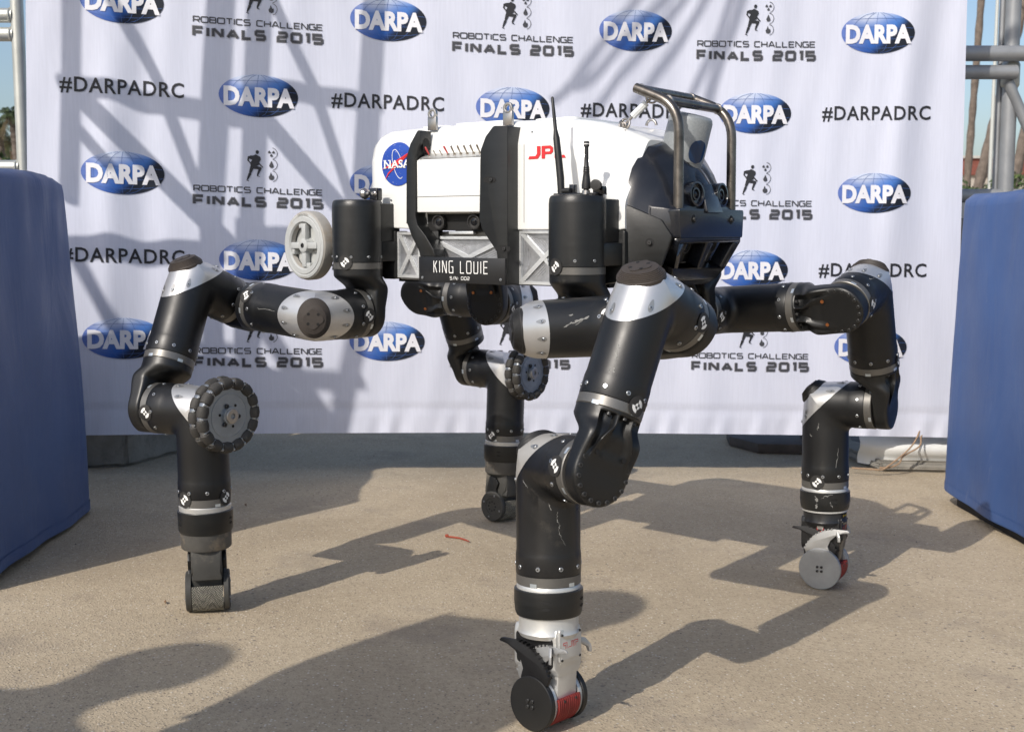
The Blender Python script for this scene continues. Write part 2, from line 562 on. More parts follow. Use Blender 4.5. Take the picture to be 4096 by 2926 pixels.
c = mix(nt, mix(nt, 1.0, in2, on2, 'MULTIPLY'), c, (.24, .20, .16))
stain = tex(nt, 'Noise', 2.6, tc, Detail=9, Roughness=.7)
sm = ramp(nt, stain.outputs['Fac'], [(.54, (0, 0, 0)), (.70, (.60, .60, .60))])
c = mix(nt, sm, c, (.25, .21, .168))
nt.links.new(c, b.inputs['Base Color'])
b.inputs['Roughness'].default_value = .88
b.inputs['Specular IOR Level'].default_value = .3
hn = nt.nodes.new('ShaderNodeMath'); hn.operation = 'ADD'
nt.links.new(fine.outputs['Fac'], hn.inputs[0])
nt.links.new(inside, hn.inputs[1])
bp = nt.nodes.new('ShaderNodeBump')
bp.inputs['Strength'].default_value = .55
bp.inputs['Distance'].default_value = .003
nt.links.new(hn.outputs[0], bp.inputs['Height'])
nt.links.new(bp.outputs['Normal'], b.inputs['Normal'])

mb = MB()
xs = [-400, -60, -20, -6, -4, -2, -1, 0, 1, 2, 4, 6, 20, 60, 400]
ys = [-60, -20, -6, 0, 2, 3, 4, 5, 7, 12, 30, 100, 900]
mb.grid([[V((x, y, gz(x))) for x in xs] for y in ys])
props(make('pavement', mb, 'pavement'), kind='structure')

# loose grit and small stones lying about
mat('grit', (.16, .135, .11), .9, vary=.5, vscale=30)
mat('grit_light', (.42, .38, .32), .9, vary=.3, vscale=30)
def grit(name, n, mname, lo, hi, seed, label):
    r = random.Random(seed)
    mb = MB()
    for _ in range(n):
        y = 2.0 + 2.9 * r.random() ** 1.2
        x = r.uniform(-.46, .46) * y
        q = r.uniform(lo, hi)
        cx = V((x, y, gz(x) + q * .3))
        vs = [cx + V((r.uniform(.6, 1.3) * q * math.cos(a), r.uniform(.6, 1.3) * q * math.sin(a), -q * .4)) for a in (0, 1.6, 3.1, 4.7)]
        vs.append(cx + V((r.uniform(-.3, .3) * q, r.uniform(-.3, .3) * q, q * .5)))
        mb.add(vs, [(0, 1, 4), (1, 2, 4), (2, 3, 4), (3, 0, 4)])
    props(make(name, mb, mname, ang=20), label, 'grit', kind='stuff')
grit('dark_grit', 230, 'grit', .0012, .0035, 3, 'dark loose grit scattered over the tan pavement')
grit('pale_grit', 380, 'grit_light', .0012, .003, 5, 'pale loose grit scattered over the tan pavement')

# ------------------------------------------------------------------ the printed banner
CXP = [487.94949636497745, 562.0401024828127, -16.989640669834046, 1.221017365903549, 2.0123110851274255, -1.6204900752444544]
CYP = [4.795914387457811, 45.95009018924267, -4.11290889001252, 349.68383233431194, -10.05549190463412, 1.0214647049148127, -3.147225215222015]
CW, CH = .437, .2915                                            # size of one cell of the print, metres
def cloth(u, v, off=0.0):
    """the cloth of the banner: u across in cells of the print, v down; off = metres in front of it"""
    uc = max(-.75, min(6.85, u))
    px = CXP[0] + CXP[1] * uc + CXP[2] * uc ** 2 + CXP[3] * uc ** 3 + CXP[4] * v + CXP[5] * uc * v
    vq = max(v, 0)
    py = CYP[0] + CYP[1] * uc + CYP[2] * uc ** 2 + (CYP[3] + CYP[4] * uc + CYP[5] * uc ** 2) * v + CYP[6] * vq * vq
    r = ray(px, py)
    # plane y = 4.37 + .135 x
    t = 4.37 / (r.y - .135 * r.x)
    fold = 0.0
    fold += .013 * math.exp(-((u + .12) / .10) ** 2) * sstep(-1, 1.5, v) - .016 * math.exp(-((u - .16) / .13) ** 2)
    fold += .010 * math.exp(-((u - 6.15 + .06 * (v - 2)) / .12) ** 2) - .008 * math.exp(-((u - 6.42 + .05 * (v - 2)) / .16) ** 2)
    fold += .0045 * math.sin(u * 2.3 + .5 * v) + .003 * math.sin(u * 5.1 + 1.2 + .35 * v) + .0016 * math.sin(u * 11.3 + .8 * math.sin(v * 1.3))
    fold += .0012 * math.sin(u * 19 + 3 * math.sin(v * .9 + u))
    hem = sstep(4.78, 5.2, v)
    fold += hem * (.0028 * math.sin(u * 24 + 2.2 * math.sin(u * 3) + 3.2 * v) + .0016 * math.sin(u * 41 + 5 * v))
    fold += -.006 * sstep(4.84, 4.87, v) + .004 * sstep(4.87, 4.93, v)
    t *= 1 - (off + fold) / 4.37
    return V((0, 0, CAM_H)) + r * t

m, nt, b = node_mat('banner_cloth')
tc = nt.nodes.new('ShaderNodeTexCoord').outputs['Object']
n1 = tex(nt, 'Noise', 3.0, tc, Detail=5)
cc = ramp(nt, n1.outputs['Fac'], [(.3, (.625, .652, .765)), (.7, (.66, .685, .795))])
mp = nt.nodes.new('ShaderNodeMapping')
mp.inputs['Scale'].default_value = (60, 60, 3)
nt.links.new(tc, mp.inputs['Vector'])
n2 = tex(nt, 'Noise', 3.0, mp.outputs['Vector'], Detail=3)
weave = ramp(nt, n2.outputs['Fac'], [(.3, (.94, .94, .94)), (.7, (1.0, 1.0, 1.0))])
cc = mix(nt, 1.0, cc, weave, 'MULTIPLY')
n3 = tex(nt, 'Noise', 5.5, tc, Detail=9, Roughness=.75)
dirt = ramp(nt, n3.outputs['Fac'], [(.66, (0, 0, 0)), (.78, (.5, .5, .5))])
cc = mix(nt, dirt, cc, (.52, .50, .48))
nt.links.new(cc, b.inputs['Base Color'])
b.inputs['Roughness'].default_value = .72
b.inputs['Specular IOR Level'].default_value = .25
n4 = tex(nt, 'Noise', 7.0, mp.outputs['Vector'], Detail=2)
bp = nt.nodes.new('ShaderNodeBump')
bp.inputs['Strength'].default_value = .12
bp.inputs['Distance'].default_value = .002
nt.links.new(n4.outputs['Fac'], bp.inputs['Height'])
nt.links.new(bp.outputs['Normal'], b.inputs['Normal'])

NU, NV = 300, 150
U0, U1, V0, V1 = -.672, 6.715, -2.2, 5.2
mb = MB()
front = [[cloth(U0 + (U1 - U0) * i / NU, V0 + (V1 - V0) * j / NV) for i in range(NU + 1)] for j in range(NV + 1)]
mb.grid(front)
rim_f = front[0] + [r[-1] for r in front] + front[-1][::-1] + [r[0] for r in front][::-1]
mb.grid([rim_f, [p + V((0, .004, 0)) for p in rim_f]])
banner = make('banner', mb, 'banner_cloth', base=cloth(3, 5.2), ang=60)
props(banner, 'large white fabric banner printed with rows of logos behind the robot', 'banner')

# the globe print: blue oval, pale at the top, dark to the right, thin grid lines
m, nt, b = node_mat('globe_print')
at = nt.nodes.new('ShaderNodeAttribute')
at.attribute_name = 'print'
nt.links.new(at.outputs['Color'], b.inputs['Base Color'])
b.inputs['Roughness'].default_value = .65
b.inputs['Specular IOR Level'].default_value = .25
mat('globe_line', (.06, .13, .36), .65)
mat('letter_white', (.76, .76, .80), .65)
mat('ink', (.020, .021, .026), .6)
mat('ink_soft', (.33, .33, .37), .6)
mat('ink_mid', (.055, .057, .066), .6)
OW, OH = .262 / 2, .148 / 2
def lerp3(a, b, t):
    t = max(0, min(1, t))
    return tuple(x + (y - x) * t for x, y in zip(a, b))
def globe_col(x, y):
    # x, y in -1..1
    blue, deep = (.055, .19, .56), (.022, .095, .38)
    c = lerp3(blue, deep, .5 - y * .6)
    c = lerp3(c, (.14, .20, .50), sstep(.2, 1.0, -x) * .8)
    c = lerp3(c, (.72, .76, .86), math.exp(-(((x + .32) / .46) ** 2 + ((y - .92) / .46) ** 2)) * 1.0)
    c = lerp3(c, (.55, .63, .80), math.exp(-(((x + .05) / .70) ** 2 + ((y - .98) / .22) ** 2)) * .85)
    c = lerp3(c, (.30, .40, .72), math.exp(-(((x + .55) / .25) ** 2 + ((y + .35) / .3) ** 2)) * .35)
    c = lerp3(c, (.012, .016, .027), sstep(.22, .62, x - .55 * y + .10 * y * y))
    return c
def globe(u, v):
    def at_(x, y, off):
        return cloth(u + x / CW, v - y / CH, off)
    mb = MB()
    cols = []
    rings, seg = 12, 48
    rows = []
    for i in range(1, rings + 1):
        q = i / rings
        rows.append([at_(OW * q * math.cos(2 * PI * k / seg), OH * q * math.sin(2 * PI * k / seg), .002) for k in range(seg)])
        cols += [globe_col(q * math.cos(2 * PI * k / seg), q * math.sin(2 * PI * k / seg)) for k in range(seg)]
    mb.grid(rows, close=True)
    n = len(mb.v)
    mb.add([at_(0, 0, .002)], [])
    cols.append(globe_col(0, 0))
    for k in range(seg):
        mb.f.append((n, k, (k + 1) % seg)); mb.m.append(0)
    off = root_loc(banner)
    me = bpy.data.meshes.new('globe_logo')
    me.from_pydata([tuple(p - off) for p in mb.v], [], mb.f)
    a = me.color_attributes.new('print', 'FLOAT_COLOR', 'POINT')
    for k, cc_ in enumerate(cols):
        a.data[k].color = (*cc_, 1)
    me.materials.append(MATS['globe_print'])
    finish(me, 60)
    o = bpy.data.objects.new('globe_logo', me)
    COL.objects.link(o)
    o.parent = banner
    # grid lines of the globe
    mb = MB()
    for k in (-2, -1, 0, 1, 2):
        pts = []
        for j in range(17):
            lat = -1 + 2 * j / 16
            lat *= .985
            pts.append((OW * (k * .33) * math.sqrt(max(0, 1 - lat * lat)) * 1.0 - OW * .05 * (1 - lat * lat), OH * lat))
        mb.ribbon(pts, .0011, lambda x, y: at_(x, y, .003))
    for yy in (-.62, -.2, .22, .64):
        w = math.sqrt(1 - yy * yy) * .98
        pts = [(OW * w * (-1 + 2 * j / 16), OH * (yy - .12 * (1 - (-1 + 2 * j / 16) ** 2) * (1 if yy < 0 else -.6))) for j in range(17)]
        mb.ribbon(pts, .0011, lambda x, y: at_(x, y, .003))
    make('globe_line', mb, 'globe_line', o, ang=60)
    mb = MB()
    text_into(mb, 'DARPA', .234, .0685, lambda x, y: at_(x + .002, y - .004, .0042), bold=.050, space=1.0)
    make('lettering', mb, 'letter_white', o, ang=60)
def hashtag(u, v):
    mb = MB()
    text_into(mb, '#DARPADRC', .388, .057, lambda x, y: cloth(u + x / CW, v - y / CH, .002), bold=.016, space=1.10)
    make('hashtag_lettering', mb, 'ink', banner, ang=60)
def capsule(mb, p, q, r0, r1, fn, seg=6):
    a = math.atan2(q[1] - p[1], q[0] - p[0])
    pts = [(p[0] + r0 * math.cos(a + PI / 2 + PI * k / seg), p[1] + r0 * math.sin(a + PI / 2 + PI * k / seg)) for k in range(seg + 1)]
    pts += [(q[0] + r1 * math.cos(a - PI / 2 + PI * k / seg), q[1] + r1 * math.sin(a - PI / 2 + PI * k / seg)) for k in range(seg + 1)]
    mb.flat(pts, fn)
def challenge(u, v):
    def fn(off):
        return lambda x, y: cloth(u + x / CW, v - y / CH, off)
    for k in (0, 1):
        mb = MB()
        strokes(mb, 'ROBOTICS CHALLENGE', .428, .0225, .0040, lambda x, y: fn(.002)(x, y - .041), gap=.30, word=k)
        make('challenge_lettering', mb, 'ink_mid', banner, ang=60)
        mb = MB()
        strokes(mb, 'FINALS 2015', .434, .0405, .0124, lambda x, y: fn(.0015)(x, y - .082), gap=.62, GL=GB, word=k)
        fo = make('finals_lettering', mb, 'ink_soft', banner, ang=60)
        mb = MB()
        strokes(mb, 'FINALS 2015', .4300, .0360, .0082, lambda x, y: fn(.0032)(x, y - .082), gap=.62, GL=GB, word=k)
        make('lettering_core', mb, 'ink_mid', fo, ang=60)
    # striding figure
    mb = MB()
    S = .000420                      # metres for a unit of the sketch below
    def F(x, y):
        return fn(.002)((x - 65) * S - .014, (240 - y) * S)
    mb.flat([(18, 56), (30, 47), (60, 44), (74, 34), (96, 46), (112, 56), (116, 76), (102, 100), (97, 126), (62, 142), (36, 136), (31, 112), (46, 82), (24, 72)], F)
    for (p, q, a, c_) in (((87, 13), (86, 20), 14, 12), ((20, 60), (14, 86), 8, 6), ((14, 86), (40, 118), 5.5, 4.5), ((97, 108), (128, 140), 6.5, 4.5), ((47, 142), (33, 184), 16, 11),
                          ((28, 202), (11, 244), 12, 6), ((5, 254), (21, 262), 4, 2.2), ((62, 144), (110, 150), 14, 12), ((108, 156), (90, 204), 11, 7), ((88, 214), (106, 222), 4.5, 2.2)):
        capsule(mb, p, q, a, c_, F)
    make('striding_figure', mb, 'ink', banner, ang=60)
    G = lambda cx, cy: (lambda x, y: fn(.002)(cx + x, cy + y))
    for k, cy in enumerate((.092, .052, .011)):
        g = G(.042, cy)
        mb = MB()
        mb.ribbon([(.0195 * math.cos(a), .0195 * math.sin(a)) for a in [math.radians(-75 + 155 * j / 12) for j in range(13)]], .0018, g)
        if k == 0:
            for a0 in (90, 210, 330):
                a0 = math.radians(a0 + 180)
                pr = [(.003 * math.cos(a0 - .5), .003 * math.sin(a0 - .5)), (.0115 * math.cos(a0 - .5), .0115 * math.sin(a0 - .5)),
                      (.0125 * math.cos(a0), .0125 * math.sin(a0)), (.0115 * math.cos(a0 + .5), .0115 * math.sin(a0 + .5)), (.003 * math.cos(a0 + .5), .003 * math.sin(a0 + .5))]
                mb.flat(pr, g)
        elif k == 1:
            mb.flat([(0, .014)] + [(.0075 * math.cos(a), -.004 + .0075 * math.sin(a)) for a in [math.radians(150 + 240 * j / 10) for j in range(11)]], g)
        else:
            mb.flat([(-.002, .014), (-.005, .004), (-.0095, -.003), (-.007, -.011), (0, -.0135), (.007, -.011), (.009, -.003), (.0065, .004), (.004, .001)], g)
        make('hazard_icon', mb, 'ink_mid', banner, ang=60)
for r in range(-1, 5):
    for c_ in range(0, 7):
        if r % 2 == 0:
            (globe if c_ % 2 == 0 else challenge)(c_, r)
        else:
            (hashtag if c_ % 2 == 0 else globe)(c_, r)

# ------------------------------------------------------------------ padded barriers either side
m, nt, b = node_mat('blue_vinyl')
tc = nt.nodes.new('ShaderNodeTexCoord').outputs['Object']
n1 = tex(nt, 'Noise', 2.2, tc, Detail=8, Roughness=.65)
cc = ramp(nt, n1.outputs['Fac'], [(.3, (.028, .068, .198)), (.7, (.041, .094, .25))])
n2 = tex(nt, 'Noise', 6, tc, Detail=10, Roughness=.75)
cc = mix(nt, ramp(nt, n2.outputs['Fac'], [(.58, (0, 0, 0)), (.80, (.30, .30, .30))]), cc, (.15, .17, .26))
nt.links.new(cc, b.inputs['Base Color'])
rr = nt.nodes.new('ShaderNodeMapRange')
rr.inputs['To Min'].default_value = .34
rr.inputs['To Max'].default_value = .58
nt.links.new(n2.outputs['Fac'], rr.inputs['Value'])
nt.links.new(rr.outputs['Result'], b.inputs['Roughness'])
wv = nt.nodes.new('ShaderNodeTexWave')
wv.inputs['Scale'].default_value = 90
wv.bands_direction = 'Z'
nt.links.new(tc, wv.inputs['Vector'])
bp = nt.nodes.new('ShaderNodeBump')
bp.inputs['Strength'].default_value = .12
bp.inputs['Distance'].default_value = .001
nt.links.new(wv.outputs['Fac'], bp.inputs['Height'])
mpv = nt.nodes.new('ShaderNodeMapping')
mpv.inputs['Scale'].default_value = (1.0, 1.0, .35)
nt.links.new(tc, mpv.inputs['Vector'])
n5 = tex(nt, 'Noise', 5.5, mpv.outputs['Vector'], Detail=4, Roughness=.5, Distortion=.8)
bp2 = nt.nodes.new('ShaderNodeBump')
bp2.inputs['Strength'].default_value = .28
bp2.inputs['Distance'].default_value = .03
nt.links.new(n5.outputs['Fac'], bp2.inputs['Height'])
nt.links.new(bp.outputs['Normal'], bp2.inputs['Normal'])
nt.links.new(bp2.outputs['Normal'], b.inputs['Normal'])
# pale rubbed marks and dust towards the foot of the cover
mps = nt.nodes.new('ShaderNodeMapping')
mps.inputs['Scale'].default_value = (9, 9, 2.2)
nt.links.new(tc, mps.inputs['Vector'])
n6 = tex(nt, 'Noise', 2.0, mps.outputs['Vector'], Detail=10, Roughness=.78)
rub = ramp(nt, n6.outputs['Fac'], [(.60, (0, 0, 0)), (.72, (1, 1, 1))])
sx = nt.nodes.new('ShaderNodeSeparateXYZ')
nt.links.new(tc, sx.inputs[0])
low = ramp(nt, sx.outputs['Z'], [(.0, (.55, .55, .55)), (.30, (.16, .16, .16)), (.7, (.05, .05, .05))])
cc = mix(nt, mix(nt, 1.0, rub, low, 'MULTIPLY'), cc, (.30, .31, .36))
nt.links.new(cc, b.inputs['Base Color'])
mat('under_black', (.012, .012, .014), .8)

def padded(outline, top, lift, name, label, seed, inset, ridge):
    """a barrier wrapped in padded vinyl: plan outline (counter-clockwise), soft rounded edges"""
    r = random.Random(seed)
    base = V((sum(p[0] for p in outline) / len(outline), sum(p[1] for p in outline) / len(outline), 0))
    base.z = gz(base.x)
    t = empty(name, base)
    pl = roundpoly(outline, .05, 7)
    # even out the sampling along straight sides
    pts = []
    for i in range(len(pl)):
        a, c_ = V(pl[i]), V(pl[(i + 1) % len(pl)])
        n = max(1, int((c_ - a).length / .03))
        pts += [a + (c_ - a) * (k / n) for k in range(n)]
    cen = V((base.x, base.y))
    per = [0.0]
    for i in range(1, len(pts)):
        per.append(per[-1] + (pts[i] - pts[i - 1]).length)
    rows = []
    NZ = 44
    for j in range(NZ + 1):
        q = j / NZ
        row = []
        for i, p in enumerate(pts):
            n = (pts[(i + 1) % len(pts)] - pts[i - 1])
            n = V((n.y, -n.x)).normalized()
            s = per[i]
            swell = .010 * math.sin(q * PI) + .030 * (1 - q) ** 2
            swell += .006 * math.sin(s * 9 + 2 * q + seed) * (.4 + q) + .0035 * math.sin(s * 21 + 5 * q + seed) + .0025 * math.sin(s * 47 + 3 * math.sin(q * 4) + seed) * sstep(.4, 1, q)
            swell += .003 * math.exp(-((q - .93) / .05) ** 2) * math.sin(s * 34)
            top_in = .028 * sstep(.965, 1.0, q) ** 2
            z = lift + .008 * math.sin(s * 5 + seed) * (1 - q) + (top - lift) * q
            if q > .9:
                z -= .012 * (1 + math.sin(s * 7 + seed)) * (q - .9) * 10 * .5
            row.append(V((p.x + n.x * (swell - top_in), p.y + n.y * (swell - top_in), gz(p.x) + z)))
        rows.append(row)
    mb = MB()
    mb.grid(rows, close=True)
    cap = rows[-1]
    c_top = sum(cap, V((0, 0, 0))) / len(cap)
    mid = [c_top + (p - c_top) * .5 + V((0, 0, .006)) for p in cap]
    mb.grid([cap, mid], close=True)
    mb.add(mid, [tuple(range(len(mid)))])
    make('vinyl_cover', mb, 'blue_vinyl', t, ang=50)
    # welded hem along the foot
    mb = MB()
    hem = [[rows[0][i] + (rows[1][i] - rows[0][i]) * k_ + (rows[0][i] - base).normalized() * .0022 for i in range(len(pts))] for k_ in (.15, 1.0)]
    hem = [[V((p.x, p.y, rows[0][i].z + (.004, .030)[j])) for i, p in enumerate(h)] for j, h in enumerate(hem)]
    mb.grid(hem, close=True)
    make('hem', mb, 'blue_vinyl', t, ang=50)
    mb = MB()
    ins = [V((p.x + (cen.x - p.x) * inset, p.y + (cen.y - p.y) * inset)) for p in pts]
    mb.grid([[V((p.x, p.y, gz(p.x) + z)) for p in ins] for z in (0.0, .12)], close=True)
    make('core_base', mb, 'under_black', t)
    props(t, label, 'barrier', 'blue padded barriers either side of the robot')
    return t
padded([(-1.275, 2.80), (-1.315, 3.64), (-2.9, 3.60), (-2.9, 2.76)], 1.018, .018, 'padded_barrier', 'blue vinyl padded barrier in shade, on the left beside the rear limb', 1, .10, 0)
padded([(1.540, 2.95), (2.05, 2.95), (2.05, 4.10), (1.505, 4.10)], 1.06, .045, 'padded_barrier', 'bright blue vinyl padded barrier in sun, on the right before the white wrapped barrier', 4, .03, 0)

# ------------------------------------------------------------------ concrete, wrapped barrier, ropes under the banner
mat('concrete', (.25, .235, .205), .9, vary=.25, vscale=9, bump=.5, bscale=70, wear=(.15, .135, .115), wscale=7, wlo=.55, whi=.7)
mat('wrap_white', (.70, .71, .70), .6, vary=.06, vscale=12, bump=.15, bscale=30, wear=(.42, .38, .33), wscale=5, wlo=.6, whi=.75)
mat('rope', (.30, .20, .125), .8, vary=.2, vscale=60)
mat('rope_pale', (.33, .27, .19), .85, vary=.2, vscale=60)
mat('plate_brown', (.075, .062, .056), .7, vary=.3, vscale=14)
mat('black_tape', (.010, .010, .011), .5)

def rough_block(name, pts2, z0, z1, ax0, ax1, matn, label, cat, taper=0.0, seed=0, parent=None):
    """a cast block with chipped, uneven faces: pts2 = plan corners"""
    bm = bmesh.new()
    r = random.Random(seed)
    cen = V((sum(p[0] for p in pts2) / 4, sum(p[1] for p in pts2) / 4))
    vs = []
    for z, k in ((z0, 0), (z1, taper)):
        for p in pts2:
            q = V(p) + (cen - V(p)) * k
            vs.append(bm.verts.new((q.x, q.y, gz(q.x) + z)))
    for f in ((3, 2, 1, 0), (4, 5, 6, 7), (0, 1, 5, 4), (1, 2, 6, 5), (2, 3, 7, 6), (3, 0, 4, 7)):
        bm.faces.new([vs[i] for i in f])
    bmesh.ops.bevel(bm, geom=list(bm.edges), offset=.012, segments=2, affect='EDGES')
    bmesh.ops.subdivide_edges(bm, edges=list(bm.edges), cuts=7, use_grid_fill=True)
    for v_ in bm.verts:
        v_.co += V((r.gauss(0, .0012), r.gauss(0, .0012), r.gauss(0, .0012)))
    mb = MB()
    bm.verts.index_update()
    mb.add([v_.co.copy() for v_ in bm.verts], [tuple(v_.index for v_ in f.verts) for f in bm.faces])
    bm.free()
    o = make(name, mb, matn, parent, base=None if parent else V((cen.x, cen.y, gz(cen.x))), ang=40)
    if label:
        props(o, label, cat)
    return o
rough_block('concrete_block', [(-1.62, 4.27), (-1.40, 4.34), (-1.24, 4.80), (-1.62, 4.80)], 0, .46, 0, 0, 'concrete', 'grey concrete block in shade under the banner beside the blue pad', 'concrete block', .04, 3)

wb = empty('wrapped_barrier', (2.0, 4.9, gz(2.0)))
rough_block('concrete_base', [(1.42, 4.615), (2.6, 4.68), (2.6, 5.30), (1.30, 5.30)], 0, .042, 0, 0, 'concrete', None, None, .01, 5, wb)
rough_block('concrete_top', [(1.62, 4.74), (2.6, 4.76), (2.6, 5.10), (1.62, 5.10)], .85, .985, 0, 0, 'concrete', None, None, .02, 6, wb)
mb = MB()                                                        # sagging white sheet tied round the barrier
rows = []
for j in range(40):
    q = j / 39
    z = .034 + .826 * q
    row = []
    for i in range(40):
        s = i / 39
        x = 1.37 + 1.2 * s
        y = 4.645 + .05 * s + .05 * q + .012 * math.sin(z * 95 + 1.5 * math.sin(x * 3)) * sstep(.25, .4, q) + .010 * math.sin(z * 60 + 3 * x)
        y -= .030 * math.exp(-((q - .09) / .05) ** 2)
        if s < .12:
            y += .09 * (1 - s / .12) ** 2
        row.append(V((x, y, gz(x) + z - .02 * (1 - s) * (1 - q))))
    rows.append(row)
mb.grid(rows)
make('white_sheet', mb, 'wrap_white', wb, ang=60)
mb = MB().box((1.88, 4.612, gz(1.88) + .140), (.20, .004, .022))
make('tape_strip', mb, 'black_tape', wb)
props(wb, 'concrete barrier wrapped in white sheet behind the sunlit blue pad', 'barrier')

mb = MB()
pts = []
for k in range(26):
    a = k / 25
    pts.append(V((1.30 + .26 * a + .012 * math.sin(9 * a), 4.565 - .05 * math.sin(PI * a) + .03 * a, gz(1.4) + .006 + (.02 + .30 * max(0, a - .45) ** 1.3))))
mb.tube(pts, .0032, 8)
pts = [p + V((.03 + .01 * math.sin(k), .012, .004)) for k, p in enumerate(pts[6:])]
mb.tube(pts, .0032, 8)
props(make('tan_rope', mb, 'rope', base=pts[0]), 'tan rope looped down from banner corner to the pavement', 'rope')
mb = MB()
mb.tube([V((-1.60 + .40 * k / 12, 4.20 + .85 * k / 12, gz(-1.4) + .008 + .06 * (k / 12) + .004 * math.sin(k))) for k in range(13)], .0045, 8)
props(make('ground_rope', mb, 'rope_pale', base=(-1.5, 4.4, gz(-1.5))), 'pale taut rope beside the concrete block under the banner', 'rope')

st_ = empty('banner_stand', (1.15, 5.12, gz(1.15)))
mb = MB().prism([(.93, 5.12), (1.02, 4.95), (1.62, 4.97), (1.62, 5.30), (.95, 5.30)], lambda a, b_, t: V((a, b_, gz(a) + t)), .002, .042)
make('base_plate', mb, 'plate_brown', st_, bevel=.002)
mb = MB().cyl((1.26, 5.12, gz(1.26) + .04), (1.26, 5.12, 2.4), .026, 18)
make('upright', mb, 'plate_brown', st_)
props(st_, 'dark steel base plate with upright behind the banner bottom edge', 'stand')

# the orange-red cable tie left on the pavement, a few scraps
mat('tie_red', (.32, .06, .03), .45)
mb = MB()
cpt = [(1793, 2150), (1812, 2152), (1840, 2156), (1862, 2163), (1877, 2170)]
def gpt(px, py, h=.004):
    r = ray(px, py)
    t = (.004 - CAM_H) / (r.z + .026 * r.x)
    return V((0, 0, CAM_H)) + r * t + V((0, 0, h))
pts = [gpt(*q) for q in cpt]
mb.tube(pts, [.0026, .0028, .0026, .0025, .0014], 6)
tie = make('cable_tie', mb, 'tie_red', base=pts[0], ang=40)
mb = MB().box(pts[0] + V((-.004, 0, .003)), (.005, .0038, .004))
make('tie_head', mb, 'tie_red', tie, bevel=.001)
props(tie, 'small orange red cable tie lying on the sunlit pavement', 'cable tie')
mat('scrap', (.20, .12, .065), .9)
for k, (px, py, l) in enumerate([(981, 2020, .022), (660, 2408, .018)]):
    p = gpt(px, py, .003)
    mb = MB().tube([p, p + V((l * .25, -l * .7, .004)), p + V((l * .35, -l, .001))], [.0022, .003, .001], 5)
    props(make('dry_leaf', mb, 'scrap', base=p), ['brown dry leaf scrap in the shade beyond the textured rear foot', 'brown dry leaf scrap on sunlit pavement beside the textured rear foot'][k], 'leaf', 'dry scraps on the pavement')

# ================================================================== THE ROBOT
RB = V((.0499, 2.8962, 0))
YAW = math.radians(37.068)
FW = V((math.cos(YAW), -math.sin(YAW), 0))                       # towards the head
SD = V((-math.sin(YAW), -math.cos(YAW), 0))                      # the side that faces the camera
UP = V((0, 0, 1))
def W(u, s, z):
    return RB + FW * u + SD * s + UP * z
robot = empty('quadruped_robot', (RB.x, RB.y, 0))
props(robot, 'four limbed black and silver robot with white body shell standing on the pavement', 'robot')

R = .058
L1, L2, ZC = .1317, .3204, .1058
LA, LB = L1 - .001, L2 - ZC
TB = .040
LIMB = {
 'N': dict(J1=(.1351, 2.5095, .8025), Y1=(.1351, 2.5095, .6968), A=(.0552, 2.4049, .6968), Y2=(.3089, 2.2112, .7257), B=(.2317, 2.1179, .7774), Y3=(.1335, 2.0363, .4835), C=(.0648, 2.1484, .4754), H=(.0678, 2.1163, .0076)),
 'L': dict(J1=(-.3659, 2.8881, .8025), Y1=(-.3659, 2.8881, .6968), A=(-.4529, 2.7892, .6968), Y2=(-.6930, 3.0003, .7184), B=(-.7690, 2.9082, .7738), Y3=(-.8245, 2.7805, .4851), C=(-.7054, 2.7243, .4871), H=(-.7, 2.7193, .019)),
 'R': dict(J1=(.4451, 2.9199, .8025), Y1=(.4451, 2.9199, .6968), A=(.5295, 3.0210, .6968), Y2=(.7748, 2.8162, .7205), B=(.8524, 2.9140, .7625), Y3=(.9132, 2.9961, .4588), C=(.8019, 3.0662, .4554), H=(.8077, 3.0528, -.0216)),
 'F': dict(J1=(-.0559, 3.2984, .8025), Y1=(-.0559, 3.2984, .6968), A=(.0119, 3.4113, .6968), Y2=(-.2624, 3.5762, .7120), B=(-.1977, 3.6790, .7628), Y3=(-.1209, 3.7766, .4674), C=(-.0171, 3.6956, .4676), H=(-.0312, 3.6759, .0024)),
}
for d_ in LIMB.values():
    for k in d_:
        d_[k] = V(d_[k])

# shared small pieces -----------------------------------------------
mb = MB().lathe((0, 0, -.001), (0, 0, 1), [(0, .0042), (.0022, .0042), (.0028, .0036)], 14)
mb.mi = 1
mb.lathe((0, 0, .0019), (0, 0, 1), [(0, .0019), (.0001, .0019)], 6)
SCREW = data_only('screw', mb, ['bolt', 'bolt_dark'])
mb = MB().lathe((0, 0, -.001), (0, 0, 1), [(0, .0044), (.0055, .0044), (.006, .0038)], 14)
mb.mi = 1
mb.lathe((0, 0, .0051), (0, 0, 1), [(0, .0020), (.0001, .0020)], 6)
CAPBOLT = data_only('cap_bolt', mb, ['bolt_dark', 'hole_black'])
mb = MB().lathe((0, 0, -.001), (0, 0, 1), [(0, .0046), (.0014, .0046)], 14)
HOLE = data_only('bolt_hole', mb, ['hole_black'])
mb = MB()
mb.grid([[V((.0125 * q * math.cos(t), .0048 * q * math.sin(t) * (1 - .35 * math.cos(t)), .0)) for t in [2 * PI * k / 20 for k in range(20)]] for q in (.02, .6, 1.0)], close=True)
SCALLOP = data_only('screw_pocket', mb, ['pocket_grey'])
def put(me, name, p, n, parent, s=1.0, x=None):
    n = V(n).normalized()
    x = n.orthogonal().normalized() if x is None else (V(x) - n * V(x).dot(n)).normalized()
    m_ = mat_from(p, x * s, n.cross(x) * s, n * s)
    return inst(name, me, m_, parent)

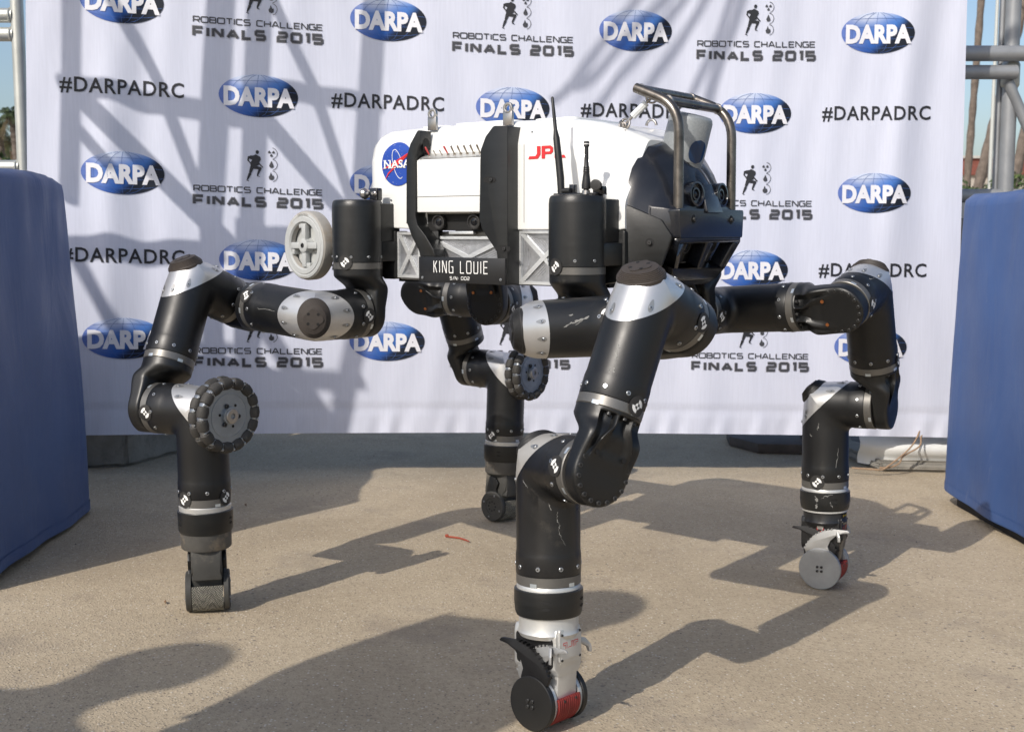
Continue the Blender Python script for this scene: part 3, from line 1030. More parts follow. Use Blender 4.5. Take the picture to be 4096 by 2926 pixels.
def marker(parent, E, d, r, px, rad=.0185):
    """round survey target stuck over the joint line, where the photograph shows it"""
    d, e, g = frame(d)
    best = None
    cam_p = V((0, 0, CAM_H))
    for k in range(360):
        a = math.radians(k)
        n = e * math.cos(a) + g * math.sin(a)
        p = E + n * r
        if n.dot(cam_p - p) < .05:
            continue
        q = proj(p)
        dd = (q[0] - px[0]) ** 2 + (q[1] - px[1]) ** 2
        if best is None or dd < best[0]:
            best = (dd, a)
    a0 = best[1]
    mb = MB()
    seg = 32
    rings = [.0001, .30, .64, 1.0]
    def P(q, ph):
        s_, t_ = rad * q * math.cos(ph), rad * q * math.sin(ph)
        a = a0 + t_ / r
        return E + d * s_ + (e * math.cos(a) + g * math.sin(a)) * (r + .0016)
    for i in range(3):
        for k in range(seg):
            p0, p1 = 2 * PI * k / seg, 2 * PI * (k + 1) / seg
            quad = int((k + .5) / seg * 4) % 2
            white = (i == 0 and quad == 1) or (i == 1 and quad == 0)
            mb.mi = 1 if white else 0
            mb.add([P(rings[i], p0), P(rings[i + 1], p0), P(rings[i + 1], p1), P(rings[i], p1)], [(0, 1, 2, 3)])
    make('target_marker', mb, ['black_rubber', 'print_white'], parent, ang=60)

def elbow_link(P, a, b, name, body='black_link', cap='silver_cap', pad='pad_brown', omni=False, marks=(), nscrew=9):
    """one limb segment: two tubes meeting at a right angle, a silver cap over the outer corner"""
    a, b = a.normalized(), b.normalized()
    c = a.cross(b).normalized()
    n = -(a + b).normalized()
    tb, tp = -.10 * R, .66 * R
    SEG = 72
    r2 = math.sqrt(2)
    mb, ms = MB(), MB()
    for d, o_, L in ((a, b, LA), (b, a, LB)):
        sgn = 1 if d is a else -1
        ths = [2 * PI * k / SEG for k in range(SEG + 1)]
        def pt(s, th, r):
            return P + d * s + (-o_ * math.cos(th) + c * (math.sin(th) * sgn)) * r
        rows = []
        s_end = L - .019
        prof = [(0, 1.0), (.35, 1.0), (.7, 1.0), (1.0, 1.0)]
        stat = [L - .062, L - .056, L - .052, s_end - .002, s_end]
        rad = [R, R * 1.012, R * 1.02, R * 1.02, R * 1.008]
        s0 = [max(-R * math.cos(t), R * math.cos(t) - r2 * tb) for t in ths]
        for q, _ in prof[:-1]:
            rows.append([pt(s0[k] + (stat[0] - s0[k]) * q, t, R) for k, t in enumerate(ths)])
        for s_, r_ in zip(stat, rad):
            rows.append([pt(max(s_, s0[k]), t, r_) for k, t in enumerate(ths)])
        mb.grid(rows)
        # the silver part of this arm
        lim = [k for k, t in enumerate(ths) if math.cos(t) * 2 * R > r2 * tb]
        rows = []
        NS = 8
        for q in range(NS + 1):
            tt = tb + (tp - tb) * q / NS
            k_ = 1 - .11 * (q / NS) ** 2.2
            row = []
            for j in range(41):
                tmax = math.acos(min(1, tt / (r2 * R)))
                t = -tmax + 2 * tmax * j / 40
                s_ = R * math.cos(t) - r2 * tt
                p = pt(s_, t, R * 1.004)
                v_ = p - P
                nn = v_.dot(n)
                row.append(P + n * nn + (v_ - n * nn) * k_)
            rows.append(row)
        ms.grid(rows)
        if d is a:
            padrow = rows[-1]
        else:
            padrow2 = rows[-1]
    # fillet at the inside of the bend
    rf = .016
    rows = []
    for j in range(25):
        ph = -PI / 2 * .96 + PI * .96 * j / 24
        cc, h = R * math.sin(ph), R * math.cos(ph)
        ctr = P + a * (h + rf) + b * (h + rf) + c * cc
        rows.append([ctr - (a * math.cos(q) + b * math.sin(q)) * rf for q in [PI / 2 * k / 6 for k in range(7)]])
    mb.grid(rows)
    link = make(name, mb, body, robot, ang=50)
    # flat face of the cap and the rubber pad
    lo = padrow
    hi = padrow2[::-1]
    loop = lo[:-1] + (hi[:-1] if (lo[-1] - hi[0]).length < .004 else padrow2[:-1])
    ms.add(loop, [tuple(range(len(loop)))])
    capo = make('end_cap', ms, cap, link, ang=40)
    cen = P + n * tp
    m_ = (a - b).normalized()
    def polar(k_, q):
        out = []
        N = 40
        for i in range(N):
            an = 2 * PI * i / N
            # rounded outline of the slice
            ex, ey = .66 * R, .80 * R
            cx, sx = math.cos(an), math.sin(an)
            rr = 1 / ((abs(cx) / ex) ** 2.0 + (abs(sx) / ey) ** 2.0) ** .5
            out.append(cen + n * q + (m_ * cx + c * sx) * (rr * k_))
        return out
    if not omni:
        mp_ = MB()
        rows = [polar(1.0, -.004), polar(1.0, .002)]
        for k in range(1, 7):
            f0 = 1.0 - .045 * k
            rows += [polar(f0 + .022, .0024 * k + .0010), polar(f0 + .020, .0024 * k + .0030), polar(f0, .0024 * k + .0030)]
        rows.append(polar(.60, .0196))
        mp_.grid(rows, close=True)
        mp_.add(rows[-1], [tuple(range(40))])
        po = make('cap_pad', mp_, pad, capo, ang=25)
        mp_ = MB()
        pp = [cen + n * .0200 + (m_ * math.cos(t) + c * math.sin(t)) * (R * .36 * (1 + .12 * math.cos(4 * t))) for t in [2 * PI * k / 32 for k in range(32)]]
        mp_.grid([[p - n * .004 for p in pp], [p + n * .0012 for p in pp]], close=True)
        mp_.add([p + n * .0012 for p in pp], [tuple(range(32))])
        make('pad_centre', mp_, pad, capo, ang=25)
        for k in range(4):
            t = PI / 4 + PI / 2 * k
            put(HOLE, 'bolt_hole', cen + n * .0211 + (m_ * math.cos(t) + c * math.sin(t)) * R * .27, n, capo, .75)
    # joint rings with light keys, screws
    for d, L in ((a, LA), (b, LB)):
        E = P + d * L
        mr = MB().lathe(P + d * (L - .0185), d, [(0, R * .97), (.0005, R * 1.012), (.0165, R * 1.012), (.0175, R * .99), (.0182, R * .98)], 56)
        ro = make('joint_ring', mr, 'ring_grey', link, ang=30)
        dd, e, g = frame(d)
        for k in range(5):
            mk = MB()
            a0 = 2 * PI * k / 5 + .4
            row0, row1 = [], []
            for j in range(6):
                t = a0 + .22 * j / 5
                rr = e * math.cos(t) + g * math.sin(t)
                row0.append(P + d * (L - .0075) + rr * (R * 1.016))
                row1.append(P + d * (L - .0008) + rr * (R * 1.016))
            mk.grid([row0, row1])
            make('ring_key', mk, 'ring_key', link, ang=40)
        other = b if d is a else a
        for k in range(nscrew):
            t = 2 * PI * (k + .5) / nscrew
            rr = e * math.cos(t) + g * math.sin(t)
            put(SCREW, 'screw', P + d * (L - .034) + rr * (R * 1.02), rr, link)
    # screws sunk round the cap
    for sd_, d, o_ in ((1, a, b), (-1, b, a)):
        for t in (-.9, -.3, .3, .9):
            s_ = R * math.cos(t) - r2 * (tb + .011)
            p = P + d * (s_) + (-o_ * math.cos(t) + c * (math.sin(t) * sd_)) * (R * 1.0)
            nn = (-o_ * math.cos(t) + c * (math.sin(t) * sd_))
            put(SCALLOP, 'screw_pocket', p + nn * .0004 - d * .003, nn, link, .95, -d)
            put(SCREW, 'cap_screw', p + nn * .0008, nn, link, .85)
    for d, L, px in marks:
        dv = a if d == 'a' else b
        marker(link, P + dv * ((LA if d == 'a' else LB) - .019), dv, R * 1.02, px)
    return link

def yoke(E, a, b, name, matn='black_yoke', bolts=None, copper=False):
    """the fluted bracket that turns one joint axis into the next"""
    a, b = a.normalized(), (b - a * b.dot(a)).normalized()
    c = a.cross(b)
    NP = 144
    zs = [0, .003, .005, .0065, .008, .010, .013, .016, .020, .024, .028, .032, .036, .040, .044, .048, .052, .056, .060, .064, .068, .074, .080, .087, .095, ZC]
    zs += [ZC + R * math.sin(PI / 2 * k / 12) for k in range(1, 13)]
    rows = []
    for z in zs:
        w = R if z <= ZC else max(.0012, math.sqrt(max(0, R * R - (z - ZC) ** 2)))
        waist = 1.0
        bmax = R * (1 - sstep(.014, .050, z))
        bmin = -R + (R - TB) * sstep(.02, ZC, z)
        if z > ZC:
            q = (z - ZC) / R
            bmin = -TB + .006 * q ** 3
        n_ = 2 + 3.2 * sstep(.02, .07, z)
        bc, hb = (bmax + bmin) / 2, (bmax - bmin) / 2
        row = []
        for k in range(NP):
            ph = 2 * PI * k / NP
            cp, sp = math.cos(ph), math.sin(ph)
            x = bc + hb * math.copysign(abs(cp) ** (2 / n_), cp)
            y = w * waist * math.copysign(abs(sp) ** (2 / n_), sp)
            # flutes round the back
            if cp < .45:
                fl = 0.0
                for f0 in (PI - .60, PI, PI + .60):
                    t = (ph - f0) / (.25 - .06 * sstep(.05, .085, z))
                    if abs(t) < 1.6:
                        fl = max(fl, (1 - sstep(.70, 1.10, abs(t))))
                zz = sstep(.0045, .0075, z) * (1 - sstep(.062, .088, z))
                k_ = 1 - .27 * fl * zz
                x = bc + (x - bc) * k_
                y *= k_
            row.append(E + a * z + b * x + c * y)
        rows.append(row)
    mb = MB()
    mb.grid(rows, close=True)
    mb.add(rows[0], [tuple(range(NP))])
    mb.add(rows[-1], [tuple(range(NP))])
    y = make(name, mb, matn, robot, ang=48)
    Yc = E + a * ZC
    if bolts in ('back', 'both'):
        for k in range(14):
            t = math.radians(-130 + 260 * k / 13)
            put(CAPBOLT, 'cap_bolt', Yc + (a * math.cos(t) + c * math.sin(t)) * R * .86 - b * (TB - .0050), -b, y)
    if bolts in ('front', 'both'):
        for k in range(18):
            t = 2 * PI * k / 18
            put(HOLE, 'bolt_hole', Yc + (a * math.cos(t) + c * math.sin(t)) * R * .86 + b * .0006, b, y)
    if copper:
        for z, t in ((.076, -.32), (.074, .30)):
            p = E + a * z - b * (R - (R - TB) * sstep(.02, ZC, z) - .001) + c * (R * t * 1.6)
            mb = MB().lathe(p - b * .0012, -b, [(0, .0042), (.0014, .0042)], 16)
            make('vent_hole', mb, 'copper' if copper == 2 else 'hole_black', y)
    for t in (PI - .60, PI, PI + .60):
        rr = b * math.cos(t) + c * math.sin(t)
        put(CAPBOLT, 'cap_bolt', E + a * .006 + rr * (R * .86), a, y, 1.0)
    return y

MARKS = {
 'N': {'A': [('b', 0, (2400, 1250))], 'B': [('a', 0, (2795, 1285)), ('b', 0, (2565, 1590))], 'C': [('a', 0, (2262, 1868))]},
 'L': {'A': [('a', 0, (1482, 1262)), ('b', 0, (985, 1180))], 'B': [], 'C': [('a', 0, (578, 1650)), ('b', 0, (743, 1970)), ('b', 0, (893, 1952))]},
 'R': {'A': [('a', 0, (2872, 1265))], 'B': [('a', 0, (3467, 1218)), ('b', 0, (3585, 1435))], 'C': [('b', 0, (3270, 1915))]},
 'F': {'A': [('a', 0, (2027, 1232))], 'B': [], 'C': [('b', 0, (1968, 1733))]},
}
YB = {'N': ('front', None, 'back'), 'L': ('front', None, 'front'), 'R': (None, 'back', None), 'F': ('back', None, None)}
def omni_wheel(C, axis, r_out):
    """double row roller wheel on the corner of a limb"""
    ax, e, g = frame(axis)
    hub = C + ax * .045
    wheel = make('omni_wheel', MB().lathe(hub, ax, [(0, .040), (.012, .040), (.0121, .020), (.060, .020), (.061, .012)], 40), 'omni_plate', robot, ang=30)
    ctr = C + ax * .088
    rp = r_out * .80
    N = 15
    for row, dist in ((0, .006), (1, .034)):
        pc = C + ax * (.060 + dist)
        mb = MB()
        # plate with notches for the rollers
        pl = []
        for k in range(N):
            for q, r_ in ((-.42, r_out * .90), (-.30, r_out * .905), (-.24, rp * .92), (.24, rp * .92), (.30, r_out * .905), (.42, r_out * .90)):
                t = 2 * PI * (k + row * .5 + .0 + q) / N
                pl.append((r_ * math.cos(t), r_ * math.sin(t)))
        mb.prism(pl, lambda x, y, t: pc + e * x + g * y + ax * t, -.003, .003)
        make('side_plate', mb, 'omni_plate', wheel, ang=30)
        for k in range(N):
            t = 2 * PI * (k + row * .5) / N
            rr = e * math.cos(t) + g * math.sin(t)
            tt = -e * math.sin(t) + g * math.cos(t)
            key = 'roller'
            put_m = mat_from(pc + rr * (r_out * .845), rr, ax, tt)
            inst('roller', ROLLER, put_m, wheel)
            t2 = 2 * PI * (k + row * .5 + .5) / N
            rr2 = e * math.cos(t2) + g * math.sin(t2)
            tt2 = -e * math.sin(t2) + g * math.cos(t2)
            inst('roller_bracket', ROLLBR, mat_from(pc + rr2 * (r_out * .86), rr2, ax, tt2), wheel)
    fp = C + ax * (.060 + .034 + .003)
    mb = MB().lathe(fp, ax, [(-.003, rp * .74), (.0012, rp * .74), (.0013, rp * .70), (.0004, rp * .695), (.0003, .001)], 44)
    make('face_plate', mb, 'omni_plate', wheel, ang=30)
    mb = MB().lathe(fp, ax, [(0, .0165), (.0115, .0165), (.0125, .0150), (.0126, .0065), (.008, .0062), (.0079, .001)], 28)
    make('hub_cap', mb, 'steel', wheel, ang=30)
    for k in range(3):
        t = 2 * PI * k / 3 + .9
        put(CAPBOLT, 'cap_bolt', fp + (e * math.cos(t) + g * math.sin(t)) * .024, ax, wheel, 1.1)
        t += PI / 3
        put(HOLE, 'bolt_hole', fp + ax * .0008 + (e * math.cos(t) + g * math.sin(t)) * .027, ax, wheel, .7)
    return wheel
mb = MB().lathe((0, 0, -.0125), (0, 0, 1), [(0, .0105), (.001, .0122), (.0125, .0140), (.024, .0122), (.025, .0105)], 18)
ROLLER = data_only('roller', mb, ['omni_roller'], ang=40)
mb = MB().box((-.001, 0, 0), (.0085, .0075, .0042))
mb.lathe((.004, .0085, 0), (0, 1, 0), [(-.002, .0030), (.002, .0030)], 10)
ROLLBR = data_only('roller_bracket', mb, ['bolt'], bevel=.0008)

for key, P in LIMB.items():
    d1, d2, d3, d4, d5 = [(P[q] - P[p]).normalized() for p, q in (('Y1', 'A'), ('A', 'Y2'), ('Y2', 'B'), ('B', 'Y3'), ('Y3', 'C'))]
    d6 = (P['H'] - P['C'])
    d6 = (d6 - d5 * d6.dot(d5)).normalized()
    P['d6'] = d6
    yb = YB[key]
    yoke(P['Y1'] + UP * ZC, -UP, d1, 'joint_yoke', bolts=yb[0], copper=2 if key == 'F' else False)
    elbow_link(P['A'], -d1, d2, 'elbow_link', marks=MARKS[key]['A'], pad='pad_black' if key == 'N' else 'pad_brown')
    yoke(P['Y2'] - d2 * ZC, d2, d3, 'joint_yoke', bolts=yb[1], copper=2 if key in 'RF' else False)
    elbow_link(P['B'], -d3, d4, 'elbow_link', marks=MARKS[key]['B'], pad='pad_brown')
    yoke(P['Y3'] - d4 * ZC, d4, d5, 'joint_yoke', bolts=yb[2], copper=1 if key == 'N' else False)
    om = key in 'LF'
    elbow_link(P['C'], -d5, d6, 'elbow_link', marks=MARKS[key]['C'], omni=om, body='black_dusty' if key == 'N' else 'black_link',
               cap='silver_dirty' if key == 'N' else 'silver_cap', pad='pad_black')
    P['E'] = P['C'] + d6 * LB
omni_wheel(LIMB['L']['C'], V((.79, -.61, -.03)), .085)
omni_wheel(LIMB['F']['C'], V((.788, -.615, 0)), .085)

# ------------------------------------------------------------------ hands and feet
def hand_frame(key, axle):
    P = LIMB[key]
    z = P['d6']
    x = V(axle)
    x = (x - z * x.dot(z)).normalized()
    y = z.cross(x).normalized()                                 # x axle (towards the camera side), z down the limb
    if y.dot(V((.3, -1, 0))) < 0:
        y = -y
    E = P['E']
    bottom = E.z - gz(E.x)
    return E, x, y, z, bottom / abs(z.z)
def claw(L_, w0, hook, teeth, thick):
    """curved toothed finger as a 2-D outline; root at 0,0 pointing +x, hooking to -y"""
    top, bot = [], []
    N = 26
    for k in range(N + 1):
        q = k / N
        an = -.15 + hook * q ** 1.6
        x = L_ * (q - .10 * hook * q ** 3)
        y = -L_ * .50 * hook * q ** 2.2
        w = w0 * (1 - q) ** .75 + .0022
        nx, ny = math.sin(an), math.cos(an)
        jag = (.0016 if k % 2 else 0) if teeth and .05 < q < .8 else 0
        top.append((x + nx * (w + jag), y + ny * (w + jag)))
        bot.append((x - nx * w, y - ny * w))
    return top + bot[::-1]

def gripper(key, axle, body, disc, pad, claw_near, claw_far, silver, rd):
    E, x, y, z, H = hand_frame(key, axle)
    def Q(a, b_, c_):
        return E + x * a + y * b_ + z * c_
    zc = H - rd - .0005                                           # disc centre
    hand = make('gripper_hand', MB().lathe(E, z, [(.056, R * .93), (.078, R * .93), (.086, R * .98), (.094, R * .90)], 48), body, robot, ang=40)
    make('wrist_ring', MB().lathe(E, z, [(0, R * .98), (.002, R * 1.0), (.009, R * 1.0), (.0095, R * .97)], 48), 'hand_silver', hand)
    collar = make('wrist_collar', MB().lathe(E, z, [(.0075, R * 1.02), (.009, R * 1.075), (.030, R * 1.085), (.050, R * 1.05), (.0555, R * 1.01), (.056, R * .9)], 56), 'black_printed', hand, ang=40)
    for t0 in (-.35, .95):
        for zz in (.024, .036):
            mb = MB()
            top, bot = [], []
            for j in range(9):
                t = t0 + .30 * (j / 8 - .5)
                hh = .0032 * math.sin(PI * (j + .001) / 8.002)
                rr = (y * math.cos(t) + x * math.sin(t)) * (R * 1.088)
                top.append(E + rr + z * (zz - hh)); bot.append(E + rr + z * (zz + hh))
            mb.grid([top, bot])
            make('vent_slot', mb, 'hole_black', collar)
    if not silver:
        make('wrist_band', MB().lathe(E, z, [(.0555, R * .95), (.056, R * 1.0), (.060, R * 1.0), (.0605, R * .95)], 48), 'hand_silver', hand)
        mb = MB()
        def fl(a, b_):
            t = .18 + a / R
            return E + (y * math.cos(t) + x * math.sin(t)) * (R * .945) + z * (.069 - b_)
        mb.grid([[fl(-.016 + .032 * j / 8, -.0055) for j in range(9)], [fl(-.016 + .032 * j / 8, .0055) for j in range(9)]])
        lab = make('serial_label', mb, 'hole_black', hand)
        mb = MB()
        text_into(mb, 'SN: ASM07', .024, .0048, lambda a, b_: fl(-a, -b_) + (y * math.cos(.18) + x * math.sin(.18)) * .0006, bold=.01)
        make('label_lettering', mb, 'label_yellow', lab)
    # square shoulders and side plates down to the axle
    pl = [(-.050, .082), (-.030, .076), (.030, .076), (.050, .082), (.052, .128), (.044, .150), (.040, zc + .012), (.020, zc + .036), (-.026, zc + .036), (-.042, zc + .006), (-.050, .150)]
    pl = roundpoly(pl, .007, 4)
    core = MB().prism(pl, lambda a, b_, t: Q(t, a, b_), -.027, .027)
    make('palm', core, body, hand, ang=30, bevel=.0025)
    blk = MB().prism(roundpoly([(-.033, .074), (.033, .074), (.0365, .088), (.0365, .146), (.028, .160), (-.028, .160), (-.0365, .146), (-.0365, .088)], .006, 4), lambda a, b_, t: Q(a, t, b_), -.052, .046)
    make('palm_block', blk, body, hand, ang=30, bevel=.003)
    # front plate with the outlined letters, turned upside down as the hand is
    fr = MB().prism(roundpoly([(-.031, .080), (.031, .074), (.031, .133), (-.031, .139)], .005, 4), lambda a, b_, t: Q(a, t, b_), .046, .0505)
    fp = make('palm_plate', fr, body, hand, ang=30, bevel=.001)
    mb = MB()
    def ink(a, b_):
        return Q(a, .0512, .109 - b_)
    for poly in (
        [(-.020, -.006), (-.014, -.006), (-.014, .010), (-.009, .010), (-.009, -.010), (-.020, -.010)],
        [(-.006, -.010), (-.006, .010), (.006, .010), (.008, .008), (.008, .001), (.006, -.001), (-.002, -.001), (-.002, -.010)],
        [(.011, .010), (.011, -.010), (.021, -.010), (.021, -.006), (.015, -.006), (.015, .010)]):
        mb.ribbon([(p[0], -p[1]) for p in poly], .0012, ink, True)
    make('plate_lettering', mb, 'print_red', fp)
    for a in (-.025, .025):
        for c_ in (.084, .129):
            put(CAPBOLT, 'cap_bolt', Q(a, .0500, c_), y, fp, .55)
    # dark woven window on the near side
    mb = MB().prism(roundpoly([(-.046, .088), (.030, .083), (.040, .095), (.040, .142), (.020, .153), (-.044, .143)], .008, 4), lambda a, b_, t: Q(t, a, b_), .0362, .0380)
    make('side_window', mb, 'carbon', hand, ang=30)
    if not silver:
        mb = MB().tube([Q(.0392, .004 * math.cos(t) * 2.2 - .002, .100 + .010 * math.sin(t)) for t in [PI * k / 10 for k in range(11)]], .0013, 6)
        make('red_wire', mb, 'wire_red', hand)
        mb = MB().box(Q(.0384, -.002, .098), (.002, .008, .006), (x, y, z))
        make('connector', mb, 'hand_silver', hand, bevel=.001)
    # wheels either side, the near one with a toothed finger growing out of it
    for s_, mn, th in ((1, disc, 0.0), (-1, 'disc_black' if silver else 'disc_steel', 0.0)):
        o = Q(.0460 * s_, 0, zc)
        w = make('drive_disc', MB().lathe(o - x * (.006 * s_), x * s_, [(0, rd * .97), (.001, rd), (.0105, rd), (.012, rd * .975), (.0121, .001)], 72), mn, hand, ang=25)
        for k in range(4):
            t = PI / 4 + PI / 2 * k
            put(CAPBOLT, 'cap_bolt', o + x * (.0058 * s_) + (y * math.cos(t) + z * math.sin(t)) * .0075, x * s_, w, .75)
        make('axle_rim', MB().lathe(Q(.033 * s_, 0, zc), x * s_, [(-.002, rd * .93), (.0066, rd * .93)], 56), 'hand_silver', hand)
        kk = rd / .049 * (1.0 if silver else .90)
        big = roundpoly([(p_ * kk, q_ * kk) for p_, q_ in [(.012, -.046), (.034, -.034), (.040, -.050), (.034, -.066), (.018, -.086), (-.006, -.100), (-.036, -.108), (-.072, -.107), (-.078, -.101), (-.058, -.098), (-.040, -.090), (-.026, -.076), (-.020, -.060), (-.026, -.042), (-.012, -.034)]], .004, 3)
        fo = o if s_ > 0 else Q(.0405, 0, zc)
        sg = (1 if silver else -1) * s_
        def ff(a, b_, t):
            return fo + y * (a * sg) + z * b_ + x * t
        mb = MB().prism(big, ff, -.0045 if s_ > 0 else -.0018, .0035 if s_ > 0 else .0008)
        f_ = make('finger', mb, (claw_near if s_ > 0 else claw_far), hand, ang=25, bevel=.0008)
        mb = MB()
        for k in range(11):
            q = k / 10
            a_ = (.040 - .070 * q ** 1.25) * kk
            b_ = (-.053 - .054 * math.sin(q * 1.50)) * kk
            mb.box(fo + y * (a_ * sg) + z * b_ + x * (-.0005), (.0044 if s_ > 0 else .0014, .0020, .0020), (x, y, z))
        make('finger_tooth', mb, (claw_near if s_ > 0 else claw_far), f_, ang=25)
    # two light thumbs at the plate corners
    for s_ in (-1, 1):
        out = roundpoly([(0, 0), (.030, .003), (.044, .016), (.046, .030), (.041, .030), (.036, .020), (.022, .014), (0, .014)], .003, 3)
        sgn = -s_
        mb = MB().prism(out, lambda a, b_, t: Q(sgn * (.030 + a * .62) , .030 + a * .45 + t, .100 + b_), -.003, .003)
        make('thumb', mb, 'claw_silver', hand, ang=25, bevel=.0006)
    # curved ribbed pad between the discs
    mb = MB()
    a0, a1 = -.25, 1.35
    rows = []
    for j in range(49):
        q = j / 48
        zz = -.0315 + .063 * q
        rib = .0016 * (1 if int(q * 22) % 2 else 0)
        rows.append([Q(zz, math.cos(t) * (rd * .985 + rib), zc + math.sin(t) * (rd * .93 + rib * .5)) for t in [a0 + (a1 - a0) * k / 20 for k in range(21)]])
    mb.grid(rows)
    inner = [[Q(-.0315 + .063 * j, math.cos(t) * rd * .80, zc + math.sin(t) * rd * .80) for t in [a0 + (a1 - a0) * k / 20 for k in range(21)]] for j in (0, 1)]
    mb.grid([rows[0], inner[0]]); mb.grid([rows[-1], inner[1]])
    mb.grid([[r[0] for r in (rows[0], rows[-1])], [inner[0][0], inner[1][0]]]); mb.grid([[r[-1] for r in (rows[0], rows[-1])], [inner[0][-1], inner[1][-1]]])
    pd = make('grip_pad', mb, pad, hand, ang=28)
    for a in (-.016, .016):
        put(CAPBOLT, 'cap_bolt', Q(a, math.cos(-.12) * rd * .985, zc + math.sin(-.12) * rd * .93), y, pd, .55)
    return hand
gripper('N', (-.66, -.75, 0), 'hand_silver', 'disc_black', 'red_pad', 'claw_dark', 'claw_silver', True, .0490)
gripper('R', (-.47, -.88, 0), 'hand_black', 'disc_steel', 'red_pad', 'claw_silver', 'claw_dark', False, .0530)

def walking_foot(key, axle):
    E, x, y, z, H = hand_frame(key, axle)
    def Q(a, b_, c_):
        return E + x * a + y * b_ + z * c_
    rd = .046
    zc = H - rd - .002
    foot = make('walking_foot', MB().lathe(E, z, [(.062, R * .96), (.063, R * .985), (.098, R * .97), (.101, R * .93), (.1012, .001)], 48), 'tape_grey', robot, ang=40)
    make('wrist_ring', MB().lathe(E, z, [(0, R * .98), (.002, R * 1.01), (.013, R * 1.0), (.0135, R * .97)], 48), 'hand_silver', foot)
    cl = make('wrist_collar', MB().lathe(E, z, [(.012, R * 1.0), (.0135, R * 1.075), (.056, R * 1.06), (.0625, R * 1.02), (.063, R * .9)], 56), 'black_printed', foot, ang=40)
    for t0 in (-1.15, 1.1):
        for zz in (.030, .041):
            mb = MB()
            top, bot = [], []
            for j in range(9):
                t = t0 + .26 * (j / 8 - .5)
                hh = .003 * math.sin(PI * (j + .001) / 8.002)
                rr = (y * math.cos(t) + x * math.sin(t)) * (R * 1.078)
                top.append(E + rr + z * (zz - hh)); bot.append(E + rr + z * (zz + hh))
            mb.grid([top, bot])
            make('vent_slot', mb, 'hole_black', cl)
    body = roundpoly([(-.040, .098), (.040, .098), (.043, .135), (.040, .152), (.030, .160), (.030, zc), (-.034, zc), (-.044, .160)], .006, 4)
    mb = MB().prism(body, lambda a, b_, t: Q(t, a, b_), -.034, .034)
    make('ankle_block', mb, 'foot_grey', foot, ang=30, bevel=.003)
    mb = MB().prism(roundpoly([(-.034, .100), (.034, .100), (.030, .150), (.034, .168), (-.034, .168), (-.030, .150)], .004, 4), lambda a, b_, t: Q(a, t, b_), .030, .0455)
    make('front_block', mb, 'foot_grey', foot, ang=30, bevel=.002)
    for s_ in (-1, 1):
        o = Q(.0405 * s_, 0, zc)
        w = make('side_disc', MB().lathe(o - x * .004 * s_, x * s_, [(0, rd), (.010, rd), (.0125, rd * .95), (.0126, rd * .55), (.0105, rd * .52), (.0104, .001)], 60), 'foot_grey', foot, ang=25)
        for k in range(4):
            t = .3 + PI / 2 * k
            put(SCREW, 'screw', o + x * (.0085 * s_) + (y * math.cos(t) + z * math.sin(t)) * rd * .75, x * s_, w, .7)
        for k in range(8):
            t = PI / 4 * k
            put(HOLE, 'bolt_hole', o + x * (.0068 * s_) + (y * math.cos(t) + z * math.sin(t)) * rd * .30, x * s_, w, .6)
        arm = roundpoly([(-.018, .110), (.006, .112), (.018, .128), (.010, .150), (.026, zc - .018), (-.030, zc - .010), (-.028, .150)], .005, 4)
        mb = MB().prism(arm, lambda a, b_, t: Q(t * s_, a, b_), .0345, .043)
        make('side_arm', mb, 'black_yoke', foot, ang=30, bevel=.0015)
    # textured rubber sole: fine wavy bumps
    mb = MB()
    a0, a1 = -.45, 2.2
    rows = []
    NX, NT = 90, 110
    for j in range(NX + 1):
        q = -.0345 + .069 * j / NX
        row = []
        for k in range(NT + 1):
            t = a0 + (a1 - a0) * k / NT
            w_ = math.sin(q * 1150 + 1.2 * math.sin(t * 16)) * math.sin(t * 62 + 1.4 * math.sin(q * 160))
            rr = rd * 1.0 + .0020 * max(-.5, w_)
            row.append(Q(q, math.cos(t) * rr, zc + math.sin(t) * rr))
        rows.append(row)
    mb.grid(rows)
    nq = NT
    for i in range(NX):
        for k in range(NT):
            q = -.0345 + .069 * (i + .5) / NX
            t = a0 + (a1 - a0) * (k + .5) / NT
            if math.sin(q * 1150 + 1.2 * math.sin(t * 16)) * math.sin(t * 62 + 1.4 * math.sin(q * 160)) > .18:
                mb.m[i * NT + k] = 1
    make('textured_sole', mb, ['sole_rubber', 'sole_worn'], foot, ang=80)
mat('sole_worn', (.26, .245, .20), .8, vary=.3, vscale=30)
mat('sole_rubber', (.075, .072, .062), .75, vary=.3, vscale=30, wear=(.20, .17, .12), wscale=12, wlo=.55, whi=.75)
walking_foot('L', (-.97, -.20, 0))
walking_foot('F', (-.67, -.74, 0))

